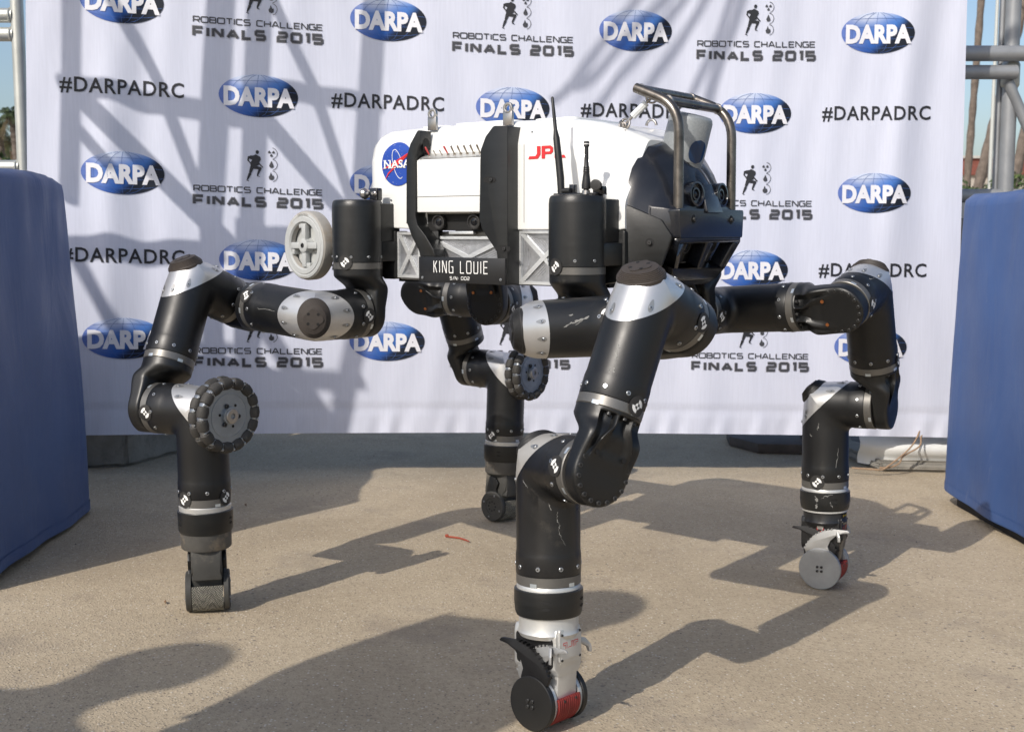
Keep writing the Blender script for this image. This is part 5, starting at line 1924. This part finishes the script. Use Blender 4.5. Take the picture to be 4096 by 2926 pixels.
# eyes: two lenses in round hoods under the scanner, bridge between them
for s in (.055, -.055):
    d = (FW * .97 + UP * .05 + SD * (.10 if s > 0 else -.02)).normalized()
    ey = make('eye_hood', MB().lathe(W(.440, s, .968), d, [(0, .026), (.022, .0265), (.030, .0262), (.0305, .022), (.024, .0205), (.0235, .014), (.027, .0135), (.0272, .010), (.022, .009), (.0218, .001)], 36), 'black_gloss', head, ang=28)
    make('camera_lens', MB().lathe(W(.440, s, .968) + d * .0225, d, [(0, .0085), (.0025, .006), (.0035, .001)], 24), 'lens', ey)
mb = MB().prism(roundpoly([(-.036, .930), (.036, .930), (.030, .968), (.018, .992), (-.018, .992), (-.030, .968)], .005, 3), lambda a, b_, t: W(.440 + t + (.99 - b_) * .35, a, b_), 0, .022)
make('nose_bridge', mb, 'black_head', head, ang=30, bevel=.003)
# ridge from the scanner foot down to the bridge
rows = []
for u, w_, z in ((.405, .034, 1.062), (.425, .036, 1.046), (.445, .034, 1.018), (.458, .032, .996), (.464, .028, .984)):
    rows.append([W(u, s_ * w_, z - .012 * abs(s_) ** 2 - (.02 if abs(s_) == 1 else 0)) for s_ in [k / 6 - 1 for k in range(13)]])
mb = MB()
mb.grid(rows)
make('brow_ridge', mb, 'black_gloss', head, ang=40)

# laser scanner
lax = (UP * .965 + FW * .26).normalized()
lo = W(.392, 0, 1.028)
ld = make('laser_scanner', MB().lathe(lo, lax, [(-.020, .040), (.012, .0475), (.016, .0480), (.0165, .0465), (.0185, .0465), (.019, .0485), (.104, .0475), (.112, .0450), (.116, .040), (.117, .030), (.1172, .001)], 64), 'lidar', robot, ang=28)
dd, e, g = frame(lax)
fdir = (FW * .93 + SD * .36)
fdir = (fdir - lax * fdir.dot(lax)).normalized()
sdir = lax.cross(fdir)
mb = MB()
for i in range(15):
    q = -1 + 2 * i / 14
    hw = .0175 * math.sqrt(max(0, 1 - abs(q) ** 2.4)) + .0012
    row = []
    for j in range(11):
        an_ = (-1 + 2 * j / 10) * hw / .0485 * 1.15
        row.append(lo + lax * (.044 + q * .025) + (fdir * math.cos(an_) + sdir * math.sin(an_)) * .0495)
    rows = row if i == 0 else rows
    if i == 0:
        grid_rows = [row]
    else:
        grid_rows.append(row)
mb.grid(grid_rows)
make('scanner_window', mb, 'lidar_window', ld, ang=60)

# steel crash handle in front of the scanner
def bend(pts, r, seg=7):
    out = [V(pts[0])]
    for i in range(1, len(pts) - 1):
        p, a, b_ = V(pts[i]), V(pts[i - 1]), V(pts[i + 1])
        u, w_ = (a - p).normalized(), (b_ - p).normalized()
        t = min(r, (a - p).length * .48, (b_ - p).length * .48)
        for k in range(seg + 1):
            q = k / seg
            out.append((p + u * t) * (1 - q) ** 2 + p * 2 * q * (1 - q) + (p + w_ * t) * q ** 2)
    out.append(V(pts[-1]))
    return out
hd = empty('crash_handle', (0, 0, 0))
hd.parent = robot
def hpt(u, s, z):
    return W(u, s, z)
rail = None
hh = MB()
hh.tube(bend([hpt(.458, .118, .925), hpt(.456, .118, 1.148), hpt(.352, .118, 1.190)], .055), .0105, 18)
bpy.data.objects.remove(hd)
hd = make('crash_handle', hh, 'handle_steel', robot, ang=50)
make('handle_rail', MB().tube(bend([hpt(.458, -.118, .925), hpt(.456, -.118, 1.148), hpt(.352, -.118, 1.190)], .055), .0105, 18), 'handle_steel', hd, ang=50)
make('cross_bar', MB().tube([hpt(.358, .110, 1.1875), hpt(.358, -.110, 1.1875)], .0100, 18), 'handle_steel', hd, ang=50)
make('cross_bar', MB().tube([hpt(.425, .110, 1.160), hpt(.425, -.110, 1.160)], .0095, 18), 'handle_steel', hd, ang=50)
for s in (.1085, -.1085):
    for u, z in ((.358, 1.1875), (.425, 1.160)):
        make('weld_bead', MB().lathe(hpt(u, s, z), SD, [(-.0025, .0112), (0, .0122), (.0025, .0112)], 18), 'steel', hd)

# turnbuckle between handle and shell
p0, p1 = W(.318, .105, 1.118), W(.372, .085, 1.172)
dv = (p1 - p0).normalized()
tb_ = make('turnbuckle', MB().tube([p0, p1], .0032, 10), 'steel', robot)
make('clear_sleeve', MB().lathe(p0 + dv * .022, dv, [(0, .007), (.001, .0078), (.040, .0078), (.041, .007)], 8), 'sleeve', tb_, ang=20)
def ring(o, n, r_, t_, nm):
    d_, e_, g_ = frame(n)
    make(nm, MB().tube([o + (e_ * math.cos(a) + g_ * math.sin(a)) * r_ for a in [2 * PI * k / 24 for k in range(24)]], t_, 8, close=True), 'steel', tb_)
ring(p0, SD + UP * .3, .0115, .0028, 'link_ring')
ring(p0 - dv * .008 + FW * .002, FW + UP * .2, .0125, .0024, 'link_ring')
ring(p0 - dv * .012 - FW * .010, UP + SD * .6, .0135, .0022, 'link_ring')
ring(p1, SD + FW * .6, .0115, .0024, 'link_ring')
ring(p1 + dv * .008, FW + UP * .3, .0105, .0022, 'link_ring')
make('eye_bolt', MB().lathe(p0 - dv * .004 - SD * .006, SD, [(0, .0085), (.008, .0085), (.0085, .006), (.016, .0055)], 16), 'steel', tb_)
mb = MB().box(p0 - dv * .016 + FW * .010 - UP * .006, (.011, .010, .004), (FW, SD, UP))
make('anchor_clip', mb, 'black_gloss', tb_, bevel=.001)
pu = W(.262, -.10, 1.132)
make('lift_ring', MB().tube([pu + FW * (.013 * math.cos(a)) + UP * (.013 * math.sin(a)) for a in [PI * k / 14 for k in range(15)]], .0035, 8), 'steel', robot)

# ================================================================== FRAMES, BACKGROUND
mat('alu_tube', (.52, .53, .50), .42, .6, .12, 12, .03, 120, wear=(.36, .35, .30), wscale=7, wlo=.6, whi=.75)
mat('steel_grey', (.30, .31, .32), .48, .35, .15, 9, .03, 120, wear=(.40, .39, .34), wscale=6, wlo=.6, whi=.75)
mat('weld', (.45, .46, .44), .5, .7, .2, 80, .4, 160)
# aluminium frame at the far edge of the picture beside the banner
pf = at_y(64, 0, 4.22)
pf2 = at_y(97, 665, 4.22)
fx = (pf.x + pf2.x) / 2
fo = empty('tube_frame', (fx, 4.22, gz(fx)))
make('upright', MB().cyl((fx, 4.22, gz(fx)), (fx, 4.22, 2.9), .0215, 24), 'alu_tube', fo)
for py, r_ in ((62, .0245), (138, .0235), (668, .0235)):
    q = at_y(30, py, 4.22)
    make('rail', MB().cyl((fx - .012, 4.22, q.z), (fx - 1.5, 4.22, q.z), r_, 24), 'alu_tube', fo)
    make('weld_bead', MB().lathe((fx - .016, 4.22, q.z), (-1, 0, 0), [(0, r_ * 1.0), (.004, r_ * 1.16), (.010, r_ * 1.02)], 24), 'weld', fo)
make('upright', MB().cyl((fx - 1.5, 4.22, gz(fx)), (fx - 1.5, 4.22, 2.9), .0235, 20), 'alu_tube', fo)
props(fo, 'pale aluminium tube frame beyond the shaded blue pad, at the left edge', 'frame')
# grey steel frame carrying the banner on the other side
Yr = 4.95
a0, a1 = at_y(4059, 0, Yr), at_y(4018, 748, Yr)
rx = (a0.x + a1.x) / 2
fr_ = empty('steel_frame', (rx, Yr, gz(rx)))
make('upright', MB().cyl((rx, Yr, gz(rx)), (rx, Yr, 2.9), .030, 24), 'steel_grey', fr_)
make('upright', MB().cyl((rx - .030, Yr + .03, gz(rx)), (rx - .030, Yr + .03, 2.9), .012, 16), 'steel_grey', fr_)
for py, r_, xe in ((215, .0305, rx + .8), (290, .028, rx)):
    z = at_y(3950, py, Yr - .05).z
    make('rail', MB().cyl((rx - .75, Yr - .055, z), (xe, Yr - .055, z), r_, 24), 'steel_grey', fr_)
zb = at_y(4040, 325, Yr - .05)
make('brace', MB().cyl((zb.x, Yr - .03, zb.z), (zb.x + .35, Yr - .03, zb.z - .72), .021, 20), 'steel_grey', fr_)
zl = at_y(3900, 783, Yr).z
make('rail', MB().cyl((rx - .75, Yr, zl), (rx + .8, Yr, zl), .027, 20), 'steel_grey', fr_)
make('post_collar', MB().lathe((rx, Yr, at_y(4040, 300, Yr).z - .05), UP, [(0, .031), (.01, .036), (.09, .036), (.1, .031)], 24), 'weld', fr_)
props(fr_, 'grey steel tube frame with rails and brace beyond the sunlit blue pad', 'frame')
mb = MB().box((2.28, 5.35, at_y(4000, 772, 5.2).z - .03), (.45, .10, .03))
mat('cap_pale', (.46, .45, .42), .8, vary=.1)
o = make('capped_ledge', MB().prism([(0, 0), (.55, 0), (.55, at_y(4000, 768, 5.25).z - gz(2.2)), (0, at_y(4000, 768, 5.25).z - gz(2.2))], lambda a, b_, t: V((2.04 + a, 5.25 + t, gz(2.2) + b_)), 0, .4), 'cap_pale', base=(2.3, 5.25, gz(2.2)), bevel=.01)
props(o, 'pale ledge showing just above the sunlit blue pad', 'ledge')

# ---------------------------------------------------------------- far background
mat('trunk', (.15, .122, .102), .95, vary=.35, vscale=5, bump=.6, bscale=20)
mat('frond', (.060, .085, .030), .6, vary=.3, vscale=3)
mat('frond_dry', (.15, .115, .065), .8, vary=.3, vscale=3)
mat('leaf', (.045, .075, .022), .6, vary=.4, vscale=2)
mat('leaf_light', (.085, .12, .030), .6, vary=.4, vscale=2)
mat('brick_red', (.20, .065, .048), .85, vary=.15, vscale=3)
mat('roof_tile', (.24, .11, .075), .85, vary=.2, vscale=3)
mat('wall_pale', (.42, .38, .33), .9, vary=.08, vscale=2)
mat('lamp_grey', (.50, .52, .50), .5, .3)
mat('glass_dark', (.03, .035, .04), .1)
def palm(base, top, rad, crown, label, seed, nf=30):
    r = random.Random(seed)
    b_, t_ = V(base), V(top)
    t = empty('palm_tree', b_)
    n = 46
    pts, rads = [], []
    for k in range(n + 1):
        q = k / n
        p = b_ + (t_ - b_) * q + V((math.sin(q * PI) * rad * .3, 0, 0))
        pts.append(p)
        rads.append(rad * (1.25 - .35 * q) * (1 + (.10 if k % 2 else -.06) + r.uniform(-.05, .05)))
    make('trunk', MB().tube(pts, rads, 12), 'trunk', t, ang=20)
    mb = MB()
    for k in range(nf):
        az = r.uniform(0, 2 * PI)
        el = r.uniform(-1.0, 1.25)
        L = crown * r.uniform(.8, 1.1)
        d = V((math.cos(az), math.sin(az), 0))
        mb.mi = 1 if el < -.45 else 0
        spine = []
        for j in range(9):
            q = j / 8
            spine.append(t_ + d * (L * q * math.cos(el) * (1 - .15 * q)) + UP * (L * (math.sin(el) * q - .55 * q * q)))
        sd = d.cross(UP).normalized()
        for j in range(1, 9):
            for s_ in (-1, 1):
                for q in (0, .5):
                    p = spine[j - 1].lerp(spine[j], q)
                    tip = p + sd * (s_ * L * .26 * (1 - abs(j / 8 - .45))) + d * (L * .10) - UP * (L * .10)
                    w = (spine[j] - spine[j - 1]).normalized() * (L * .020)
                    mb.add([p - w, p + w, tip], [(0, 1, 2)])
    make('crown', mb, ['frond', 'frond_dry'], t, ang=80)
    props(t, label, 'palm tree', 'palm trees far beyond the frames')
def far(px, py, y):
    return at_y(px, py, y)
def gpx(px, y):
    p = far(px, 900, y)
    return V((p.x, y, 0.0))
Yp = 52
for (xb, xt, ytop, rad, yy, lab, sd_) in (
        (3850, 3881, -1500, .125, 52, 'slim straight palm trunk nearest the banner edge', 11),
        (3850, 4035, -1200, .175, 50, 'leaning palm trunk between the light pole and the banner', 12),
        (4004, 4142, -1400, .16, 48, 'palm trunk partly behind the grey steel upright', 13)):
    b_ = gpx(xb, yy)
    tz = far(2048, ytop, yy).z
    # the lean continues with height
    t_ = V((far(xb + (xt - xb) * (900 - ytop) / 900, 900, yy).x, yy, tz))
    palm(b_, t_, rad, 2.6, lab, sd_)
for k, (px, py, yy, lab) in enumerate(((48, 430, 60, 'palm crown nearest the aluminium tube frame'), (-8, 470, 62, 'palm crown at the left picture edge behind the rails'), (20, 545, 66, 'lower palm crown below the other two at the left edge'))):
    t_ = far(px, py + 30, yy)
    palm((t_.x + .3, yy, 0), t_, .18, 1.15, lab, 30 + k, 46)

def leaf_mass(name, boxes, n, size, label, cat, seed, kind=None, tr=True):
    r = random.Random(seed)
    c_ = V((sum(b[0] + b[1] for b in boxes) / 2 / len(boxes), sum(b[2] + b[3] for b in boxes) / 2 / len(boxes), 0))
    t = empty(name, c_)
    if tr:
        make('trunk', MB().tube([c_, c_ + V((.1, 0, 1.2)), c_ + V((0, 0, 2.4))], [.16, .12, .06], 10), 'trunk', t)
    mb = MB()
    for k in range(n):
        b = boxes[k % len(boxes)]
        # points inside an ellipsoid, denser at its surface
        v_ = V((r.gauss(0, 1), r.gauss(0, 1), r.gauss(0, 1))).normalized() * (r.random() ** .28)
        p = V(((b[0] + b[1]) / 2 + v_.x * (b[1] - b[0]) / 2, (b[2] + b[3]) / 2 + v_.y * (b[3] - b[2]) / 2, (b[4] + b[5]) / 2 + v_.z * (b[5] - b[4]) / 2))
        s_ = size * r.uniform(.6, 1.4)
        e_ = V((r.gauss(0, 1), r.gauss(0, 1), r.gauss(0, 1))).normalized()
        g_ = e_.orthogonal().normalized()
        mb.mi = 1 if r.random() < .35 else 0
        mb.add([p - e_ * s_, p + g_ * s_ * .5, p + e_ * s_, p - g_ * s_ * .5], [(0, 1, 2, 3)])
    make('crown', mb, ['leaf', 'leaf_light'], t, ang=80)
    props(t, label, cat)
leaf_mass('broad_tree', [(-27.5, -22.5, 54, 58, 1.0, 5.1), (-25.8, -23.6, 54, 57, 2.6, 5.6), (-29, -26, 54, 58, .6, 4.6)], 5200, .16, 'dark leafy tree mass below the palms behind the aluminium frame', 'tree', 41)
leaf_mass('hedge', [(17.0, 21.0, 44, 47, -.2, 3.15), (20.0, 24.5, 44, 47, -.2, 3.35), (14, 18, 44, 47, -.2, 3.0)], 6400, .13, 'dark green hedge in front of the red building, beyond the steel frame', 'hedge', 42, tr=False)
# red-banded building beyond the hedge
bd = empty('red_building', (30, 72, 0))
zt, zb_ = far(3950, 634, 70).z, far(3950, 700, 70).z
make('wall', MB().box((30, 74, zb_ / 2), (14, 3.9, zb_ / 2)), 'wall_pale', bd)
make('parapet', MB().box((30, 74, (zt + zb_) / 2 + .002), (14.2, 4.1, (zt - zb_) / 2)), 'brick_red', bd)
make('coping', MB().box((30, 74, zt + .07), (14.35, 4.25, .07)), 'cap_pale', bd)
for k in range(7):
    make('window', MB().box((19 + 3.6 * k, 70.08, zb_ * .55), (1.1, .03, .7)), 'glass_dark', bd)
props(bd, 'low building with brick red upper band beyond the hedge', 'building')
hs_ = empty('low_house', (-31, 70, 0))
zr = far(30, 598, 70).z
make('wall', MB().box((-31, 73, zr * .42), (7, 3, zr * .42)), 'wall_pale', hs_)
mb = MB().prism([(-3.6, zr * .84), (3.6, zr * .84), (0, zr * 1.02)], lambda a, b_, t: V((t, 73 + a, b_)), -38.5, -23.5)
make('roof', mb, 'roof_tile', hs_)
for k in range(3):
    make('window', MB().box((-35 + 4 * k, 69.98, zr * .45), (.8, .03, .6)), 'glass_dark', hs_)
props(hs_, 'low house with tiled roof under the trees at the left edge', 'house')
lp = empty('light_pole', gpx(3952, 46))
q0, q1 = gpx(3952, 46), far(3982, 250, 46)
make('pole', MB().tube([q0, V((q0.x, 46, q1.z + 6))], [.085, .055], 14), 'lamp_grey', lp)
make('pole_base', MB().cyl(q0, q0 + UP * 2.6, .12, 16, .11), 'lamp_grey', lp)
make('arm', MB().tube([V((q0.x, 46, q1.z + 6)), V((q0.x - .5, 46, q1.z + 6.5)), V((q0.x - 1.6, 46, q1.z + 6.6))], .045, 10), 'lamp_grey', lp)
make('lamp_head', MB().box((q0.x - 1.8, 46, q1.z + 6.56), (.3, .12, .06)), 'lamp_grey', lp, bevel=.03)
props(lp, 'pale thin light pole between two palm trunks', 'light pole')

# ================================================================== WHAT STANDS OUTSIDE THE PICTURE AND CASTS SHADOWS INTO IT
T = .95
def on_banner(px, py):
    r = ray(px, py)
    return V((0, 0, CAM_H)) + r * (4.37 / (r.y - .135 * r.x))
def lift(px, py, k=T):
    return on_banner(px, py) - LIGHT * k
tower = empty('lighting_truss', (-2.2, 2.7, gz(-2.2)))
props(tower, 'aluminium lighting truss above the shaded pad, outside the picture, throwing bar shadows', 'truss')
def bars(name, segs, k=T):
    for (p, q, d_) in segs:
        make(name, MB().cyl(lift(*p, k), lift(*q, k), d_ / 2, 14), 'alu_tube', tower)
bars('chord', [((925, -700), (838, 900), 0.066), ((1072, -700), (985, 1400), 0.063), ((1530, -600), (1440, 900), 0.056), ((281, -700), (281, 800), 0.050)])
bars('rail', [((250, 335), (860, 455), 0.056), ((860, 455), (1040, 475), 0.059), ((1000, 352), (1500, 402), 0.050), ((230, 1000), (880, 1010), 0.062), ((980, 945), (1400, 955), 0.052)])
bars('lacing', [((430, -40), (640, 345), 0.038), ((650, 380), (800, 770), 0.038), ((330, 395), (900, 960), 0.066), ((1090, -10), (1260, 365), 0.034), ((1265, 390), (1400, 800), 0.034),
                ((1040, 455), (1420, 900), 0.063), ((300, 505), (460, 680), 0.040)])
K2 = 1.7
bars('lacing', [((310, 1030), (490, 1340), .047), ((1050, 1300), (1310, 1700), .062), ((1500, 1000), (1340, 1745), .059), ((490, 1340), (985, 1400), .03), ((1440, 900), (1500, 1000), .05)], K2)
bars('rail', [((650, 1500), (1440, 1520), .054)], K2)
for q in ((985, 1400), (1440, 900), (880, 1010), (310, 1030)):
    make('strut', MB().cyl(lift(*q, T), lift(*q, K2), .02, 12), 'alu_tube', tower)
pz = lift(985, 1400, K2)
make('leg', MB().cyl((pz.x, pz.y, gz(pz.x)), pz, .027, 14), 'alu_tube', tower)
make('foot_plate', MB().box((pz.x, pz.y, gz(pz.x) + .01), (.10, .10, .01)), 'steel_grey', tower)
# legs down to the ground
for px in (838, 985):
    p = lift(px, 900)
    make('leg', MB().cyl((p.x, p.y, gz(p.x) + 1.05), (p.x, p.y, p.z), .027, 14), 'alu_tube', tower)
    make('foot_plate', MB().box((p.x, p.y, gz(p.x) + 1.05), (.08, .08, .012)), 'steel_grey', tower)
beam = empty('truss_beam', (0, 3.0, 3.6))
props(beam, 'horizontal truss beam overhead, outside the picture, holding the cables', 'truss')
for dy, dz in ((0, 0), (.25, 0), (.12, .22)):
    make('chord', MB().cyl((-2.6, 2.9 + dy, 3.6 + dz), (2.6, 2.9 + dy, 3.6 + dz), .024, 12), 'alu_tube', beam)
for x in (-3.3, 2.5):
    make('leg', MB().cyl((x, 2.9, gz(x)), (x, 2.9, 3.85), .03, 12), 'alu_tube', beam) if x > 0 else None
make('bracket', MB().cyl((-2.5, 2.9, 3.6), lift(925, -700), .02, 10), 'alu_tube', beam)
mat('cable_black', (.015, .015, .016), .5)
CAB = [
 ([(2210, 412), (2290, 352), (2375, 230), (2480, 95), (2560, -10), (2660, -150), (2800, -420)], .011),
 ([(2270, 360), (2330, 350), (2400, 290), (2500, 175), (2570, 90), (2680, -40), (2860, -400)], .011),
 ([(2360, 480), (2470, 330), (2580, 195), (2690, 40), (2760, -60), (2920, -420)], .010),
 ([(2500, 470), (2640, 270), (2740, 120), (2830, -30), (2990, -420)], .011),
 ([(2750, 400), (2830, 240), (2880, 120), (2925, -20), (3060, -420)], .010),
 ([(2830, 400), (2870, 260), (2925, 120), (2970, -20), (3090, -420)], .013)]
wordy = ['first', 'second', 'third', 'fourth', 'fifth', 'last']
for k, (pl, r_) in enumerate(CAB):
    pts = [lift(*p, 1.35) for p in pl]
    end = V((pts[-1].x + .10, 3.0, 3.58))
    pts.append(end)
    sm = []
    for i in range(len(pts) - 1):                              # Catmull-Rom
        p0_, p1_, p2_, p3_ = pts[max(i - 1, 0)], pts[i], pts[i + 1], pts[min(i + 2, len(pts) - 1)]
        for j in range(6):
            t = j / 6
            sm.append(.5 * ((2 * p1_) + (p2_ - p0_) * t + (2 * p0_ - 5 * p1_ + 4 * p2_ - p3_) * t * t + (3 * p1_ - p0_ - 3 * p2_ + p3_) * t ** 3))
    sm.append(pts[-1])
    props(make('hanging_cable', MB().tube(sm, r_, 8), 'cable_black', base=end, ang=60), '%s hanging black cable counted from the left, seen by its shadow on the banner' % wordy[k], 'cable', 'cables hanging from the truss')

# two onlookers outside the picture whose shadows reach the pavement
mat('skin', (.42, .25, .18), .55)
mat('shirt_blue', (.05, .09, .20), .8, vary=.1)
mat('shirt_grey', (.20, .20, .21), .8, vary=.1)
mat('trousers', (.10, .09, .075), .85, vary=.1)
mat('hair', (.03, .022, .016), .6)
mat('shoe', (.02, .02, .02), .5)
def person(x, y, h, face_dir, label, shirt, arms, seed):
    t = empty('person', (x, y, gz(x)))
    k = h / 1.75
    f = V((*face_dir, 0)).normalized()
    s = V((-f.y, f.x, 0))
    o = V((0, 0, 0))
    def P(a, b_, z):
        return s * (a * k) + f * (b_ * k) + UP * (z * k)
    vs = [P(0, 0, .96), P(0, 0, 1.10), P(0, .01, 1.26), P(0, 0, 1.42), P(0, .015, 1.50), P(0, .02, 1.58), P(0, .02, 1.66), P(0, .02, 1.725)]
    rd = [.185, .185, .205, .185, .070, .090, .102, .066]
    es = [(i, i + 1) for i in range(7)]
    def chain(start, pts, rr):
        last = start
        for p, r_ in zip(pts, rr):
            vs.append(p); rd.append(r_)
            es.append((last, len(vs) - 1))
            last = len(vs) - 1
        return last
    for sg in (-1, 1):
        chain(0, [P(.095 * sg, 0, .90), P(.105 * sg, .02, .50), P(.11 * sg, -.01, .10), P(.11 * sg, .03, .045), P(.115 * sg, .17, .035)], [.10, .065, .048, .045, .038])
        el, wr = arms[0 if sg < 0 else 1]
        w_ = chain(3, [P(.19 * sg, 0, 1.40), P(*el), P(*wr)], [.075, .062, .036])
        dirv = (V(vs[w_]) - V(vs[w_ - 1])).normalized()
        side = dirv.cross(UP).normalized()
        pm = chain(w_, [vs[w_] + dirv * .06 * k], [.026])
        for j, (off, ln) in enumerate(((-.030, .065), (-.011, .080), (.010, .075), (.029, .060))):
            chain(pm, [vs[pm] + side * off * k + dirv * .03 * k, vs[pm] + side * off * k + dirv * (.03 + ln * .5) * k - UP * .008, vs[pm] + side * off * k + dirv * (.03 + ln * .8) * k - UP * .025], [.010, .009, .008])
        chain(w_, [vs[w_] + side * -.035 * k + dirv * .035 * k, vs[w_] + side * -.05 * k + dirv * .07 * k], [.011, .009])
    me = bpy.data.meshes.new('body')
    me.from_pydata([tuple(p) for p in vs], es, [])
    bo = bpy.data.objects.new('body', me)
    COL.objects.link(bo)
    bo.parent = t
    md = bo.modifiers.new('skin', 'SKIN')
    for i, r_ in enumerate(rd):
        me.skin_vertices[0].data[i].radius = (r_ * k, r_ * k * (.72 if i in (1, 2, 3) else 1))
    me.skin_vertices[0].data[0].use_root = True
    md.use_smooth_shade = True
    bo.modifiers.new('sub', 'SUBSURF').levels = 1
    bo.modifiers['sub'].render_levels = 2
    # clothes by height: one material with a ramp along the body
    m_, nt_, b2 = node_mat('clothes_%d' % seed)
    tc_ = nt_.nodes.new('ShaderNodeTexCoord')
    sp = nt_.nodes.new('ShaderNodeSeparateXYZ')
    nt_.links.new(tc_.outputs['Object'], sp.inputs[0])
    dv_ = nt_.nodes.new('ShaderNodeMath'); dv_.operation = 'DIVIDE'
    nt_.links.new(sp.outputs['Z'], dv_.inputs[0]); dv_.inputs[1].default_value = h
    col_ = ramp(nt_, dv_.outputs[0], [(0, (.02, .02, .02)), (.045, (.10, .09, .075)), (.555, shirt), (.835, (.42, .25, .18))])
    for n_ in nt_.nodes:
        if n_.type == 'VALTORGB':
            n_.color_ramp.interpolation = 'CONSTANT'
    nt_.links.new(col_, b2.inputs['Base Color'])
    b2.inputs['Roughness'].default_value = .8
    me.materials.append(m_)
    hc = V((x, y, gz(x))) + P(0, .0, 1.69)
    hm = MB()
    rows = [[hc + (s * math.cos(a) + f * math.sin(a)) * (.112 * k * math.sin(q)) + UP * (.105 * k * math.cos(q)) - f * .012 for a in [2 * PI * j / 20 for j in range(20)]] for q in [.05 + 1.65 * i / 8 for i in range(9)]]
    hm.grid(rows, close=True)
    make('hair', hm, 'hair', t, ang=60)
    for sg in (-1, 1):
        e_ = V((x, y, gz(x))) + P(.036 * sg, .112, 1.645)
        make('eye', MB().lathe(e_, f, [(0, .012), (.004, .009), (.006, .001)], 12), 'hair', t)
    make('nose', MB().lathe(V((x, y, gz(x))) + P(0, .100, 1.615), (f + UP * -.3), [(0, .016), (.02, .012), (.028, .004)], 10), 'skin', t)
    make('mouth', MB().box(V((x, y, gz(x))) + P(0, .108, 1.575), (.022, .006, .004), (s, f, UP)), 'hair', t)
    props(t, label, 'person', 'onlookers outside the picture')
def foot_of(px, py, h):
    g_ = gpt(px, py, 0)
    return g_.x - LIGHT.x * h, g_.y - LIGHT.y * h
hx, hy = foot_of(2330, 2450, 1.72)
person(hx, hy, 1.78, (.75, .65), 'person in blue shirt standing outside the picture, arms hanging', (.05, .09, .20), [((-.205, -.02, 1.14), (-.19, .05, .90)), ((.205, -.02, 1.14), (.19, .05, .90))], 1)
hx, hy = foot_of(520, 2705, 1.72)
person(hx, hy, 1.80, (.55, .8), 'person in grey shirt standing outside the picture, arms at the sides', (.20, .20, .21), [((-.205, -.02, 1.14), (-.19, .05, .90)), ((.205, -.02, 1.14), (.19, .05, .90))], 2)
